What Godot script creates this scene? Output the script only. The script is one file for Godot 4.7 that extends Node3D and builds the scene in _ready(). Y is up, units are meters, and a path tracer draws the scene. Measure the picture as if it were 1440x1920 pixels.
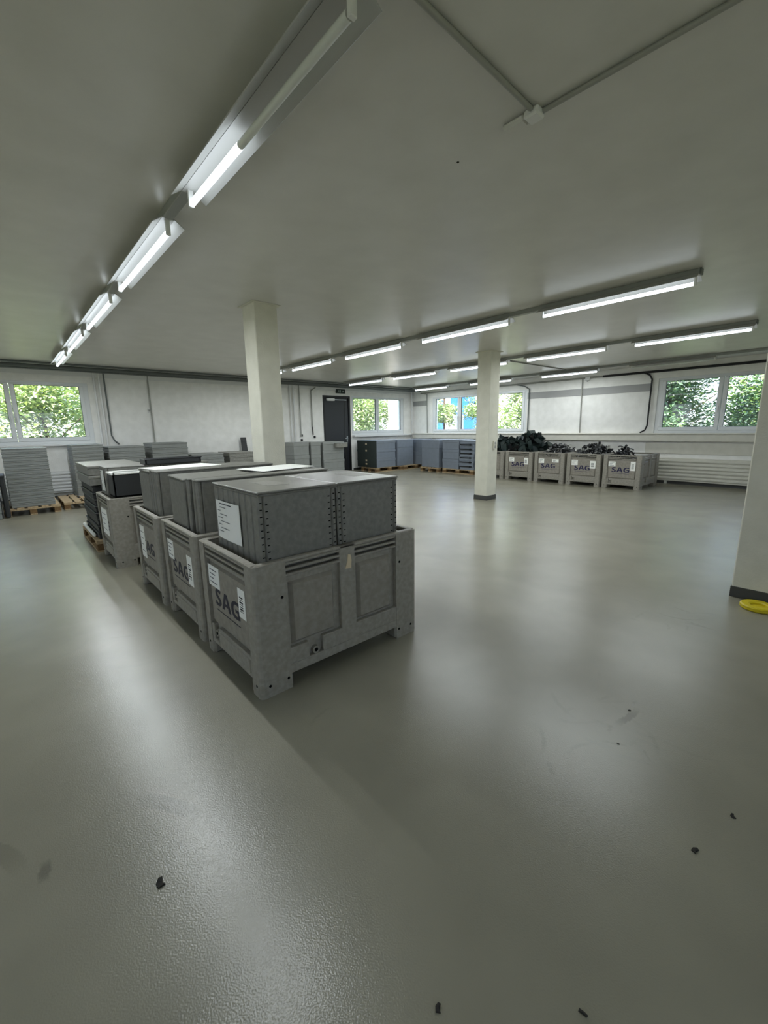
extends Node3D

# ---------------------------------------------------------------- helpers
class MB:
	var v := PackedVector3Array()
	var n := PackedVector3Array()
	var t := PackedVector2Array()
	var u := PackedVector2Array()
	var xf := Transform3D()

	func _put(p: Vector3, nn: Vector3, w := Vector2.ZERO) -> void:
		v.append(xf * p)
		n.append((xf.basis * nn).normalized())
		t.append(w)
		u.append(w)

	# a b c run counter-clockwise seen from outside
	func tri(a: Vector3, b: Vector3, c: Vector3, out := Vector3.ZERO) -> void:
		var nn := (b - a).cross(c - a).normalized()
		if out != Vector3.ZERO and nn.dot(out) < 0.0:
			nn = -nn
			var k := b
			b = c
			c = k
		_put(a, nn)
		_put(c, nn)
		_put(b, nn)

	func quad(a: Vector3, b: Vector3, c: Vector3, d: Vector3, out := Vector3.ZERO) -> void:
		tri(a, b, c, out)
		tri(a, c, d, out)

	func box(lo: Vector3, hi: Vector3, c := 0.0) -> void:
		var m := (lo + hi) * 0.5
		var h := (hi - lo) * 0.5
		c = minf(c, minf(h.x, minf(h.y, h.z)) * 0.9)
		for a in 3:
			var b := (a + 1) % 3
			var d := (a + 2) % 3
			for s in [-1.0, 1.0]:
				var q := []
				for k in [[-1, -1], [1, -1], [1, 1], [-1, 1]]:
					var p := Vector3.ZERO
					p[a] = h[a] * s
					p[b] = (h[b] - c) * k[0]
					p[d] = (h[d] - c) * k[1]
					q.append(p)
				var out := Vector3.ZERO
				out[a] = s
				quad(m + q[0], m + q[1], m + q[2], m + q[3], out)
			if c > 0.0:
				for s in [[-1, -1], [1, -1], [1, 1], [-1, 1]]:
					var q := []
					for k in [[0, -1], [0, 1], [1, 1], [1, -1]]:
						var p := Vector3.ZERO
						p[a] = (h[a] - c) * k[1]
						p[b] = (h[b] - (c if k[0] == 1 else 0.0)) * s[0]
						p[d] = (h[d] - (c if k[0] == 0 else 0.0)) * s[1]
						q.append(p)
					var out := Vector3.ZERO
					out[b] = s[0]
					out[d] = s[1]
					quad(m + q[0], m + q[1], m + q[2], m + q[3], out)
		if c > 0.0:
			for sx in [-1.0, 1.0]:
				for sy in [-1.0, 1.0]:
					for sz in [-1.0, 1.0]:
						tri(m + Vector3(h.x * sx, (h.y - c) * sy, (h.z - c) * sz), m + Vector3((h.x - c) * sx, h.y * sy, (h.z - c) * sz), m + Vector3((h.x - c) * sx, (h.y - c) * sy, h.z * sz), Vector3(sx, sy, sz))

	# a frustum along the local axis from rectangle r0 (half sizes) at y0 to r1 at y1
	func tube(ps: Array, r: float, sides := 8, capped := true) -> void:
		var rings := []
		var side := Vector3.ZERO
		for i in ps.size():
			var p: Vector3 = ps[i]
			var fwd := Vector3.ZERO
			if i > 0:
				fwd += (p - ps[i - 1]).normalized()
			if i < ps.size() - 1:
				fwd += (ps[i + 1] - p).normalized()
			fwd = fwd.normalized()
			if side == Vector3.ZERO:
				side = fwd.cross(Vector3.UP if absf(fwd.y) < 0.9 else Vector3.RIGHT).normalized()
			side = (side - fwd * side.dot(fwd)).normalized()
			var up := side.cross(fwd)
			var ring := []
			for k in sides:
				var ang := TAU * k / sides
				ring.append([p + (side * cos(ang) + up * sin(ang)) * r, side * cos(ang) + up * sin(ang)])
			rings.append(ring)
		for i in ps.size() - 1:
			for k in sides:
				var k2 := (k + 1) % sides
				var a: Array = rings[i][k]
				var b: Array = rings[i][k2]
				var c: Array = rings[i + 1][k2]
				var d: Array = rings[i + 1][k]
				smooth(a, b, c)
				smooth(a, c, d)
		if capped:
			for e in [0, ps.size() - 1]:
				var dir: Vector3 = (ps[0] - ps[1]) if e == 0 else (ps[e] - ps[e - 1])
				for k in range(1, sides - 1):
					tri(rings[e][0][0], rings[e][k][0], rings[e][k + 1][0], dir)

	func smooth(a: Array, b: Array, c: Array) -> void:
		var nn: Vector3 = (b[0] - a[0]).cross(c[0] - a[0])
		if nn.dot(a[1] + b[1] + c[1]) < 0.0:
			var k := b
			b = c
			c = k
		_put(a[0], a[1])
		_put(c[0], c[1])
		_put(b[0], b[1])

	# profile of (radius, height) turned round y
	func lathe(prof: Array, sides := 24) -> void:
		for i in prof.size() - 1:
			var p: Vector2 = prof[i]
			var q: Vector2 = prof[i + 1]
			var nn := Vector2(q.y - p.y, p.x - q.x).normalized()
			for k in sides:
				var a0 := TAU * k / sides
				var a1 := TAU * (k + 1) / sides
				var A := [Vector3(p.x * cos(a0), p.y, p.x * sin(a0)), Vector3(nn.x * cos(a0), nn.y, nn.x * sin(a0))]
				var B := [Vector3(p.x * cos(a1), p.y, p.x * sin(a1)), Vector3(nn.x * cos(a1), nn.y, nn.x * sin(a1))]
				var C := [Vector3(q.x * cos(a1), q.y, q.x * sin(a1)), Vector3(nn.x * cos(a1), nn.y, nn.x * sin(a1))]
				var D := [Vector3(q.x * cos(a0), q.y, q.x * sin(a0)), Vector3(nn.x * cos(a0), nn.y, nn.x * sin(a0))]
				smooth(A, B, C)
				smooth(A, C, D)

	# polygon in (a, b) carried along a third axis
	func prism(poly: Array, place: Callable, d0: float, d1: float) -> void:
		var mid := Vector3.ZERO
		for p in poly:
			mid += place.call(p, (d0 + d1) / 2)
		mid /= poly.size()
		for i in poly.size():
			var p: Vector2 = poly[i]
			var q: Vector2 = poly[(i + 1) % poly.size()]
			var a: Vector3 = place.call(p, d0)
			var b: Vector3 = place.call(q, d0)
			var c: Vector3 = place.call(q, d1)
			var d: Vector3 = place.call(p, d1)
			quad(a, b, c, d, (a + b + c + d) / 4 - mid)
		for e in [d0, d1]:
			var m: Vector3 = Vector3.ZERO
			for p in poly:
				m += place.call(p, e)
			m /= poly.size()
			for i in poly.size():
				tri(m, place.call(poly[i], e), place.call(poly[(i + 1) % poly.size()], e), m - mid)

	func mesh() -> ArrayMesh:
		var a := []
		a.resize(Mesh.ARRAY_MAX)
		a[Mesh.ARRAY_VERTEX] = v
		a[Mesh.ARRAY_NORMAL] = n
		a[Mesh.ARRAY_TEX_UV] = t
		a[Mesh.ARRAY_TEX_UV2] = u
		var m := ArrayMesh.new()
		m.add_surface_from_arrays(Mesh.PRIMITIVE_TRIANGLES, a)
		return m


var M := {}
var taken := {}
var rng := RandomNumberGenerator.new()


const ORD := ["first", "second", "third", "fourth", "fifth", "sixth", "seventh", "eighth", "ninth", "tenth", "eleventh", "twelfth", "thirteenth", "fourteenth", "fifteenth"]


func numbered(called: String) -> String:
	var k: int = taken.get(called, 0)
	taken[called] = k + 1
	return called if k == 0 else "%s_%03d" % [called, k]


func part(called: String, shape, mat: Material, parent: Node, label := "") -> MeshInstance3D:
	var o := MeshInstance3D.new()
	o.name = called
	o.mesh = shape.mesh() if shape is MB else shape
	o.material_override = mat
	o.cast_shadow = GeometryInstance3D.SHADOW_CASTING_SETTING_ON
	if label:
		o.set_meta("label", label)
	if parent == self:
		o.name = numbered(called)
	else:
		var k := 0
		var nm := called
		while parent.has_node(nm):
			k += 1
			nm = "%s_%03d" % [called, k]
		o.name = nm
	parent.add_child(o, true)
	return o


func tag(o: Node, label: String, category := "", group := "", kind := "") -> Node:
	o.set_meta("label", label)
	if category:
		o.set_meta("category", category)
	if group:
		o.set_meta("group", group)
	if kind:
		o.set_meta("kind", kind)
	return o


func thing(called: String, label: String, category: String, at := Vector3.ZERO, turn := 0.0, group := "") -> Node3D:
	var o := Node3D.new()
	o.name = numbered(called)
	add_child(o)
	o.position = at
	o.rotation.y = turn
	tag(o, label, category, group)
	return o


func dup(src: Node3D, label: String, at: Vector3, group := "", turn := Vector3.ZERO, called := "") -> Node3D:
	var o: Node3D = src.duplicate()
	o.name = numbered(called if called else str(src.get_meta("plain")))
	add_child(o)
	o.position = at
	o.rotation = turn
	o.set_meta("label", label)
	if group:
		o.set_meta("group", group)
	elif o.has_meta("group"):
		o.remove_meta("group")
	return o


func struct(called: String, shape, mat: Material, label := "") -> MeshInstance3D:
	var o := part(called, shape, mat, self)
	o.set_meta("kind", "structure")
	if label:
		o.set_meta("label", label)
	return o


func bx(lo: Vector3, hi: Vector3, c := 0.0) -> MB:
	var m := MB.new()
	m.box(lo, hi, c)
	return m


func noise_tex(freq: float, size: int, lo: Color, hi: Color, sd: int, oct := 4, normal := false, strength := 4.0) -> NoiseTexture2D:
	var f := FastNoiseLite.new()
	f.seed = sd
	f.noise_type = FastNoiseLite.TYPE_SIMPLEX_SMOOTH
	f.frequency = freq
	f.fractal_octaves = oct
	var tx := NoiseTexture2D.new()
	tx.width = size
	tx.height = size
	tx.seamless = true
	tx.noise = f
	if normal:
		tx.as_normal_map = true
		tx.bump_strength = strength
	else:
		var g := Gradient.new()
		g.set_color(0, lo)
		g.set_color(1, hi)
		tx.color_ramp = g
	return tx


# a smooth cloudy texture in floating point, so that no steps show
func smooth_tex(freq: float, from: int, size: int, lo: float, hi: float, sd: int, oct: int) -> ImageTexture:
	var f := FastNoiseLite.new()
	f.seed = sd
	f.noise_type = FastNoiseLite.TYPE_SIMPLEX_SMOOTH
	f.frequency = freq
	f.fractal_octaves = oct
	var im := f.get_seamless_image(from, from)
	im.convert(Image.FORMAT_RGBF)
	for y in from:
		for x in from:
			var v := lerpf(lo, hi, im.get_pixel(x, y).r)
			im.set_pixel(x, y, Color(v, v, v))
	var pad := Image.create_empty(from * 3, from * 3, false, Image.FORMAT_RGBF)   # tiled, so that the edges meet when enlarged
	for i in 3:
		for j in 3:
			pad.blit_rect(im, Rect2i(0, 0, from, from), Vector2i(i * from, j * from))
	pad.resize(size * 3, size * 3, Image.INTERPOLATE_CUBIC)
	return ImageTexture.create_from_image(pad.get_region(Rect2i(size, size, size, size)))


func mat(color: Color, rough := 0.6, spec := 0.5, metal := 0.0) -> StandardMaterial3D:
	var m := StandardMaterial3D.new()
	m.albedo_color = color
	m.roughness = rough
	m.metallic_specular = spec
	m.metallic = metal
	return m


func grain(m: StandardMaterial3D, tex: Texture2D, scale: float, world := false, nrm: Texture2D = null, ns := 0.3) -> StandardMaterial3D:
	m.albedo_texture = tex
	m.uv1_triplanar = true
	m.uv1_world_triplanar = world
	m.uv1_scale = Vector3.ONE * scale
	if nrm:
		m.normal_enabled = true
		m.normal_texture = nrm
		m.normal_scale = ns
	return m


# ---------------------------------------------------------------- the place
const XR := 12.0      # inner face of the right wall
const ZF := -11.8     # inner face of the far wall
const HC := 2.82      # ceiling
const XL := -3.2
const ZB := 3.4


func _ready() -> void:
	rng.seed = 7
	# camera
	var cam := Camera3D.new()
	cam.name = "camera"
	cam.fov = 101.0987
	cam.keep_aspect = Camera3D.KEEP_HEIGHT
	cam.near = 0.05
	cam.far = 200.0
	cam.position = Vector3(0, 1.45, 0)
	cam.rotation_order = EULER_ORDER_YXZ
	cam.rotation_degrees = Vector3(-11.354, -41.608, -0.911)
	add_child(cam)
	cam.current = true
	# sky, exposure
	var env := Environment.new()
	var sky := Sky.new()
	var sm := ProceduralSkyMaterial.new()
	sm.sky_top_color = Color(0.74, 0.85, 1.0)
	sm.sky_horizon_color = Color(0.92, 0.96, 1.0)
	sm.ground_bottom_color = Color(0.35, 0.38, 0.33)
	sm.ground_horizon_color = Color(0.6, 0.64, 0.6)
	sm.sky_energy_multiplier = 1.0
	sky.sky_material = sm
	env.background_mode = Environment.BG_SKY
	env.sky = sky
	env.background_energy_multiplier = SKY_E
	env.ambient_light_source = Environment.AMBIENT_SOURCE_SKY
	env.tonemap_mode = Environment.TONE_MAPPER_LINEAR
	env.tonemap_exposure = 1.0
	env.sdfgi_enabled = true
	env.ssao_enabled = true
	env.ssil_enabled = true
	var we := WorldEnvironment.new()
	we.name = "world_environment"
	we.environment = env
	add_child(we)
	var sun := DirectionalLight3D.new()
	sun.name = "sun"
	sun.light_color = Color(1.0, 0.96, 0.88)
	sun.light_energy = SUN_E
	sun.light_angular_distance = 1.0
	sun.shadow_enabled = true
	add_child(sun)
	sun.look_at_from_position(Vector3.ZERO, Vector3(0.55, -1.0, -0.45))
	sun.sky_mode = DirectionalLight3D.SKY_MODE_LIGHT_ONLY

	materials()
	shell()
	windows()
	wall_fittings()
	pillars()
	lights()
	ceiling_fittings()
	centre_row()
	side_bins()
	wall_stacks()
	floor_bits()
	outside()


const SKY_E := 3.6
const SUN_E := 9.0
const TUBE_L := 5.5
const AREA_E := 2.3


func materials() -> void:
	var soft := noise_tex(0.012, 512, Color(0.95, 0.95, 0.945), Color(1, 1, 1), 1, 5)
	var mottle := noise_tex(0.03, 512, Color(0.84, 0.84, 0.83), Color(1, 1, 1), 2, 6)
	var bumpy := noise_tex(0.12, 512, Color.BLACK, Color.WHITE, 3, 3, true, 5.0)
	var fine := noise_tex(0.25, 512, Color.BLACK, Color.WHITE, 4, 2, true, 5.0)
	M.wall = grain(mat(Color(0.955, 0.95, 0.93), 0.75, 0.35), soft, 0.6, true, bumpy, 0.08)
	M.panel = grain(mat(Color(0.87, 0.87, 0.845), 0.6, 0.4), soft, 0.5, true)
	M.trunk = grain(mat(Color(0.84, 0.83, 0.78), 0.5, 0.4), soft, 0.8, true)
	M.grey_strip = mat(Color(0.62, 0.62, 0.61), 0.6)
	M.ceiling = grain(mat(Color(0.84, 0.835, 0.81), 0.33, 0.5), soft, 0.35, true)
	M.pillar = grain(mat(Color(0.86, 0.85, 0.79), 0.7, 0.35), soft, 0.7, true, bumpy, 0.1)
	M.base = mat(Color(0.27, 0.27, 0.26), 0.55)
	# floor
	var fl := mat(Color(0.555, 0.54, 0.475), 1.0, 0.55)
	fl.albedo_texture = smooth_tex(0.022, 128, 512, 0.84, 1.0, 11, 4)
	fl.roughness_texture = smooth_tex(0.03, 128, 512, 0.245, 0.271, 12, 3)
	fl.roughness_texture_channel = BaseMaterial3D.TEXTURE_CHANNEL_RED
	fl.normal_enabled = true
	fl.normal_texture = noise_tex(0.38, 1024, Color.BLACK, Color.WHITE, 13, 3, true, 6.0)
	fl.normal_scale = 0.05
	fl.uv1_triplanar = true
	fl.uv1_world_triplanar = true
	fl.uv1_scale = Vector3.ONE * 0.45
	fl.detail_enabled = true
	fl.detail_uv_layer = BaseMaterial3D.DETAIL_UV_2
	fl.detail_albedo = ImageTexture.create_from_image(scuffs())
	fl.detail_blend_mode = BaseMaterial3D.BLEND_MODE_MIX
	M.floor = fl
	# plastics
	M.bin = grain(mat(Color(0.62, 0.60, 0.555), 0.45, 0.5), mottle, 1.4, false, fine, 0.08)
	M.bin_panel = grain(mat(Color(0.60, 0.575, 0.53), 0.48, 0.5), mottle, 1.1, false, fine, 0.08)
	M.hole = mat(Color(0.03, 0.03, 0.03), 0.9, 0.2)
	M.slab = grain(mat(Color(0.51, 0.505, 0.475), 0.42, 0.5), mottle, 1.3, false, fine, 0.08)
	M.slab_pale = grain(mat(Color(0.55, 0.545, 0.515), 0.45, 0.5), mottle, 1.3, false, fine, 0.08)
	M.stack = grain(mat(Color(0.535, 0.545, 0.53), 0.5, 0.5), soft, 1.0)
	M.stack_blue = grain(mat(Color(0.49, 0.52, 0.56), 0.45, 0.5), soft, 1.0)
	M.stack_dark = grain(mat(Color(0.20, 0.23, 0.22), 0.5, 0.5), soft, 1.0)
	M.black = mat(Color(0.06, 0.065, 0.07), 0.3)
	M.charcoal = mat(Color(0.16, 0.165, 0.165), 0.5)
	M.dark_green = mat(Color(0.17, 0.22, 0.21), 0.33)
	var tn := mat(Color(1, 1, 1), 0.35)
	tn.vertex_color_use_as_albedo = true
	M.tinted = tn
	M.plate = grain(mat(Color(0.52, 0.515, 0.49), 0.3, 0.6), mottle, 1.1, false, fine, 0.06)
	M.dust = grain(mat(Color(0.60, 0.59, 0.56), 0.5, 0.5), mottle, 3.0)
	M.dark_grey = mat(Color(0.22, 0.225, 0.23), 0.4)
	M.paper = mat(Color(0.95, 0.95, 0.92), 0.8)
	M.ink = mat(Color(0.33, 0.33, 0.34), 0.8)
	M.ink_dark = mat(Color(0.07, 0.07, 0.09), 0.7)
	M.navy = mat(Color(0.10, 0.10, 0.17), 0.6)
	M.blue_ink = mat(Color(0.05, 0.04, 0.24), 0.5)
	M.tape = mat(Color(0.82, 0.75, 0.62), 0.6)
	var wood := noise_tex(0.05, 256, Color(0.74, 0.68, 0.58), Color(0.93, 0.88, 0.78), 21, 4)
	M.wood = grain(mat(Color(0.82, 0.77, 0.70), 0.8, 0.3), wood, 2.0)
	M.wood_dark = grain(mat(Color(0.55, 0.47, 0.38), 0.85, 0.3), wood, 2.0)
	M.yellow = mat(Color(0.80, 0.72, 0.08), 0.45)
	M.debris = mat(Color(0.12, 0.11, 0.09), 0.8)
	# fittings
	M.white = mat(Color(0.88, 0.88, 0.87), 0.4)
	M.pvc = mat(Color(0.87, 0.88, 0.88), 0.35)
	M.gasket = mat(Color(0.10, 0.10, 0.11), 0.6)
	M.metal = mat(Color(0.72, 0.73, 0.74), 0.3, 0.5, 1.0)
	M.rail = mat(Color(0.56, 0.57, 0.55), 0.4)
	M.rail_dark = mat(Color(0.38, 0.40, 0.39), 0.45)
	M.reflector = mat(Color(0.70, 0.70, 0.69), 0.4)
	M.conduit = mat(Color(0.60, 0.60, 0.57), 0.5)
	M.duct = mat(Color(0.36, 0.38, 0.37), 0.5)
	M.door = mat(Color(0.145, 0.155, 0.175), 0.42)
	M.door_frame = mat(Color(0.075, 0.08, 0.09), 0.5)
	M.sign = mat(Color(0.05, 0.12, 0.09), 0.4)
	M.sign_mark = mat(Color(0.62, 0.68, 0.64), 0.5)
	var gl := mat(Color(0.96, 0.98, 0.98, 0.06), 0.02)
	gl.transparency = BaseMaterial3D.TRANSPARENCY_ALPHA
	M.glass = gl
	var tb := mat(Color(0.95, 0.97, 1.0), 0.4)
	tb.emission_enabled = true
	tb.emission = Color(0.93, 0.97, 1.0)
	tb.emission_energy_multiplier = TUBE_L
	M.tube = tb
	M.tube_off = mat(Color(0.85, 0.86, 0.84), 0.25)
	# outside
	var lf := mat(Color(1, 1, 1), 0.5, 0.4)
	lf.vertex_color_use_as_albedo = true
	lf.backlight_enabled = true
	lf.backlight = Color(0.72, 0.8, 0.5)
	lf.cull_mode = BaseMaterial3D.CULL_DISABLED
	M.leaf = lf
	M.bark = mat(Color(0.30, 0.25, 0.20), 0.9)
	M.grass = mat(Color(0.33, 0.37, 0.29), 0.9)
	M.blue_paint = mat(Color(0.16, 0.42, 0.86), 0.5)
	M.render = mat(Color(0.90, 0.90, 0.90), 0.7)


func scuffs() -> Image:
	var s := 2048
	var im := Image.create_empty(s, s, false, Image.FORMAT_RGBA8)
	im.fill(Color(0.3, 0.3, 0.28, 0.0))
	var r := RandomNumberGenerator.new()
	r.seed = 99
	# [x, z, length, heading, width px, alpha, light]
	for k in 46:
		var dark := r.randf() < 0.55
		stroke(im, r, Vector2(r.randf_range(-1.5, 8.0), r.randf_range(-7.5, 0.6)), r.randf_range(0.05, 0.35), r.randf() * TAU, 1, r.randf_range(0.03, 0.09), dark)
	for k in 34:   # busy scratches by the single dull patch
		stroke(im, r, Vector2(1.98 + r.randfn(0, 0.22), -0.66 + r.randfn(0, 0.13)), r.randf_range(0.05, 0.3), r.randf() * TAU, 1, r.randf_range(0.04, 0.14), r.randf() < 0.6)
	for k in 22:
		stroke(im, r, Vector2(3.55 + r.randfn(0, 0.2), -0.85 + r.randfn(0, 0.15)), r.randf_range(0.08, 0.4), r.randf() * TAU, 1, r.randf_range(0.04, 0.14), r.randf() < 0.7)
	for k in 16:
		stroke(im, r, Vector2(0.05 + r.randfn(0, 0.2), -3.4 + r.randfn(0, 0.3)), r.randf_range(0.2, 0.7), r.randf() * TAU, 1, r.randf_range(0.04, 0.14), false)
	stroke(im, r, Vector2(0.2, -1.75), 0.28, 0.9, 3, 0.22, true)
	stroke(im, r, Vector2(-0.32, -1.95), 0.3, 0.7, 3, 0.2, true)
	stroke(im, r, Vector2(-0.1, -1.68), 0.07, 1.6, 2, 0.35, true)
	stroke(im, r, Vector2(2.05, -0.62), 0.2, 0.3, 2, 0.3, true)
	return im


func stroke(im: Image, r: RandomNumberGenerator, p: Vector2, length: float, a: float, w: int, alpha: float, dark: bool) -> void:
	var size := im.get_width()
	var steps := int(length / 0.004)
	var bend := r.randf_range(-5.0, 5.0)
	var c := Color(0.16, 0.16, 0.14) if dark else Color(0.50, 0.50, 0.46)
	for i in steps:
		a += bend * 0.004
		p += Vector2(cos(a), sin(a)) * 0.004
		var fade := alpha * sin(PI * (i + 0.5) / steps)
		var px := int((p.x - XL) / (XR - XL) * size)
		var py := int((p.y - ZF) / (ZB - ZF) * size)
		for dx in range(-w + 1, w + 1):
			for dy in range(-w + 1, w + 1):
				if r.randf() < 0.75:
					var q := Vector2i(clampi(px + dx, 0, size - 1), clampi(py + dy, 0, size - 1))
					im.set_pixelv(q, Color(c.r, c.g, c.b, maxf(im.get_pixelv(q).a, fade)))


# a wall in a plane with rectangular openings [u0, v0, u1, v1]; place(u, v, d) makes a point
func pierced(length: Vector2, height: Vector2, openings: Array, d0: float, d1: float, place: Callable) -> MB:
	var m := MB.new()
	var us := [length.x, length.y]
	for o in openings:
		us.append(o[0])
		us.append(o[2])
	us.sort()
	for i in us.size() - 1:
		if us[i + 1] - us[i] < 0.001:
			continue
		var mid: float = (us[i] + us[i + 1]) / 2
		var spans := [[height.x, height.y]]
		for o in openings:
			if mid > o[0] and mid < o[2]:
				spans = []
				if o[1] > height.x + 0.001:
					spans.append([height.x, o[1]])
				if o[3] < height.y - 0.001:
					spans.append([o[3], height.y])
		for s in spans:
			var a: Vector3 = place.call(us[i], s[0], d0)
			var b: Vector3 = place.call(us[i + 1], s[1], d1)
			m.box(Vector3(minf(a.x, b.x), minf(a.y, b.y), minf(a.z, b.z)), Vector3(maxf(a.x, b.x), maxf(a.y, b.y), maxf(a.z, b.z)))
	return m


const WIN_FAR := [[-1.22, 1.2, 1.6, 2.52], [8.99 + 0.07, 1.2, 11.56, 2.52]]
const DOOR := [7.9, 0.0, 9.0, 2.5]
const WIN_LEFT := [[-9.6, 1.2, -6.0, 2.5], [-3.6, 1.2, 0.0, 2.5]]
const WIN_BACK := [[-2.6, 1.2, 2.2, 2.5], [4.0, 1.2, 8.8, 2.5]]
const WIN_RIGHT := [[-10.74, 1.2, -6.92, 2.5], [-3.46, 1.2, 0.02, 2.5]]


func shell() -> void:
	var f := MB.new()
	f.box(Vector3(XL - 0.3, -0.25, ZF - 0.3), Vector3(XR + 0.3, -0.001, ZB + 0.3))
	# the walked-on face, with its own coordinates for wear marks
	for q in [[0, 0], [1, 0], [1, 1], [0, 0], [1, 1], [0, 1]]:
		f.v.append(Vector3(lerpf(XL, XR, q[0]), 0.0, lerpf(ZF, ZB, q[1])))
		f.n.append(Vector3.UP)
		f.t.append(Vector2(q[0], q[1]))
		f.u.append(Vector2(q[0], q[1]))
	struct("floor", f, M.floor, "grey-green sealed concrete floor with dull reflections")
	struct("ceiling", bx(Vector3(XL - 0.3, HC, ZF - 0.3), Vector3(XR + 0.3, HC + 0.3, ZB + 0.3)), M.ceiling, "smooth pale ceiling with a slight sheen")
	struct("wall_far", pierced(Vector2(XL - 0.3, XR + 0.3), Vector2(0, HC), [WIN_FAR[0], DOOR, WIN_FAR[1]], ZF - 0.3, ZF, func(u, v, d): return Vector3(u, v, d)), M.wall, "white plastered wall with two windows and a dark door")
	struct("wall_right", pierced(Vector2(ZF, ZB + 0.3), Vector2(0, HC), WIN_RIGHT, XR, XR + 0.3, func(u, v, d): return Vector3(d, v, u)), M.wall, "white panelled wall with ribbon windows")
	struct("wall_left", pierced(Vector2(ZF, ZB + 0.3), Vector2(0, HC), WIN_LEFT, XL - 0.3, XL, func(u, v, d): return Vector3(d, v, u)), M.wall, "white wall with ribbon windows at the left")
	struct("wall_back", pierced(Vector2(XL, XR), Vector2(0, HC), WIN_BACK, ZB, ZB + 0.3, func(u, v, d): return Vector3(u, v, d)), M.wall, "white wall with ribbon windows behind the aisle")
	struct("baseboard_far", bx(Vector3(XL, 0, ZF), Vector3(7.85, 0.07, ZF + 0.015)), M.base)
	struct("baseboard_far_end", bx(Vector3(9.08, 0, ZF), Vector3(XR, 0.07, ZF + 0.015)), M.base)
	struct("baseboard_right", bx(Vector3(XR - 0.03, 0, ZF + 0.02), Vector3(XR, 0.1, ZB)), M.base)
	# cornice strip at the head of the far wall
	struct("trim_1", bx(Vector3(XL, 2.66, ZF), Vector3(XR, 2.78, ZF + 0.03), 0.005), M.white, "white strip along the head of the far wall")


# a window in a wall: place(u, v, d) with d outwards; sashes = list of u limits
func window(called: String, label: String, o: Array, cuts: Array, flip: Callable, handles: Array) -> void:
	var w := Node3D.new()
	w.name = called
	add_child(w)
	w.set_meta("kind", "structure")
	w.set_meta("label", label)
	var b := func(m: MB, u0, v0, u1, v1, d0, d1, c := 0.004):
		var p: Vector3 = flip.call(u0, v0, d0)
		var q: Vector3 = flip.call(u1, v1, d1)
		m.box(Vector3(minf(p.x, q.x), minf(p.y, q.y), minf(p.z, q.z)), Vector3(maxf(p.x, q.x), maxf(p.y, q.y), maxf(p.z, q.z)), c)
	var fr := MB.new()
	b.call(fr, o[0], o[1], o[2], o[1] + 0.075, 0.02, 0.11)
	b.call(fr, o[0], o[3] - 0.05, o[2], o[3], 0.02, 0.11)
	b.call(fr, o[0], o[1] + 0.075, o[0] + 0.085, o[3] - 0.05, 0.02, 0.11)
	b.call(fr, o[2] - 0.085, o[1] + 0.075, o[2], o[3] - 0.05, 0.02, 0.11)
	part("frame", fr, M.pvc, w)
	for i in cuts.size() - 1:
		var u0: float = cuts[i] + 0.004
		var u1: float = cuts[i + 1] - 0.004
		var v0: float = o[1] + 0.07
		var v1: float = o[3] - 0.045
		var s := MB.new()
		var k := 0.078
		b.call(s, u0, v0, u1, v0 + k, 0.0, 0.075, 0.008)
		b.call(s, u0, v1 - 0.03, u1, v1, 0.0, 0.075, 0.008)
		b.call(s, u0, v0 + k, u0 + k, v1 - 0.03, 0.0, 0.075, 0.008)
		b.call(s, u1 - k, v0 + k, u1, v1 - 0.03, 0.0, 0.075, 0.008)
		var sash := part("sash", s, M.pvc, w)
		var g := MB.new()
		var e := 0.006
		b.call(g, u0 + k, v0 + k, u1 - k, v0 + k + e, 0.012, 0.05, 0.0)
		b.call(g, u0 + k, v1 - 0.03 - e, u1 - k, v1 - 0.03, 0.012, 0.05, 0.0)
		b.call(g, u0 + k, v0 + k + e, u0 + k + e, v1 - 0.03 - e, 0.012, 0.05, 0.0)
		b.call(g, u1 - k - e, v0 + k + e, u1 - k, v1 - 0.03 - e, 0.012, 0.05, 0.0)
		part("gasket", g, M.gasket, sash)
		var pane := MB.new()
		var c0: Vector3 = flip.call(u0 + k, v0 + k, 0.04)
		var c1: Vector3 = flip.call(u1 - k, v0 + k, 0.04)
		var c2: Vector3 = flip.call(u1 - k, v1 - 0.03, 0.04)
		var c3: Vector3 = flip.call(u0 + k, v1 - 0.03, 0.04)
		pane.quad(c0, c1, c2, c3)
		part("pane", pane, M.glass, sash)
		if handles[i] != 0:
			var hu: float = (u1 - k / 2) if handles[i] > 0 else (u0 + k / 2)
			var hm := MB.new()
			b.call(hm, hu - 0.014, 1.72, hu + 0.014, 1.86, -0.012, 0.0, 0.003)
			b.call(hm, hu - 0.01, 1.66, hu + 0.01, 1.80, -0.045, -0.03, 0.004)
			b.call(hm, hu - 0.009, 1.78, hu + 0.009, 1.80, -0.032, -0.01, 0.002)
			part("handle", hm, M.white, sash)


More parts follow.
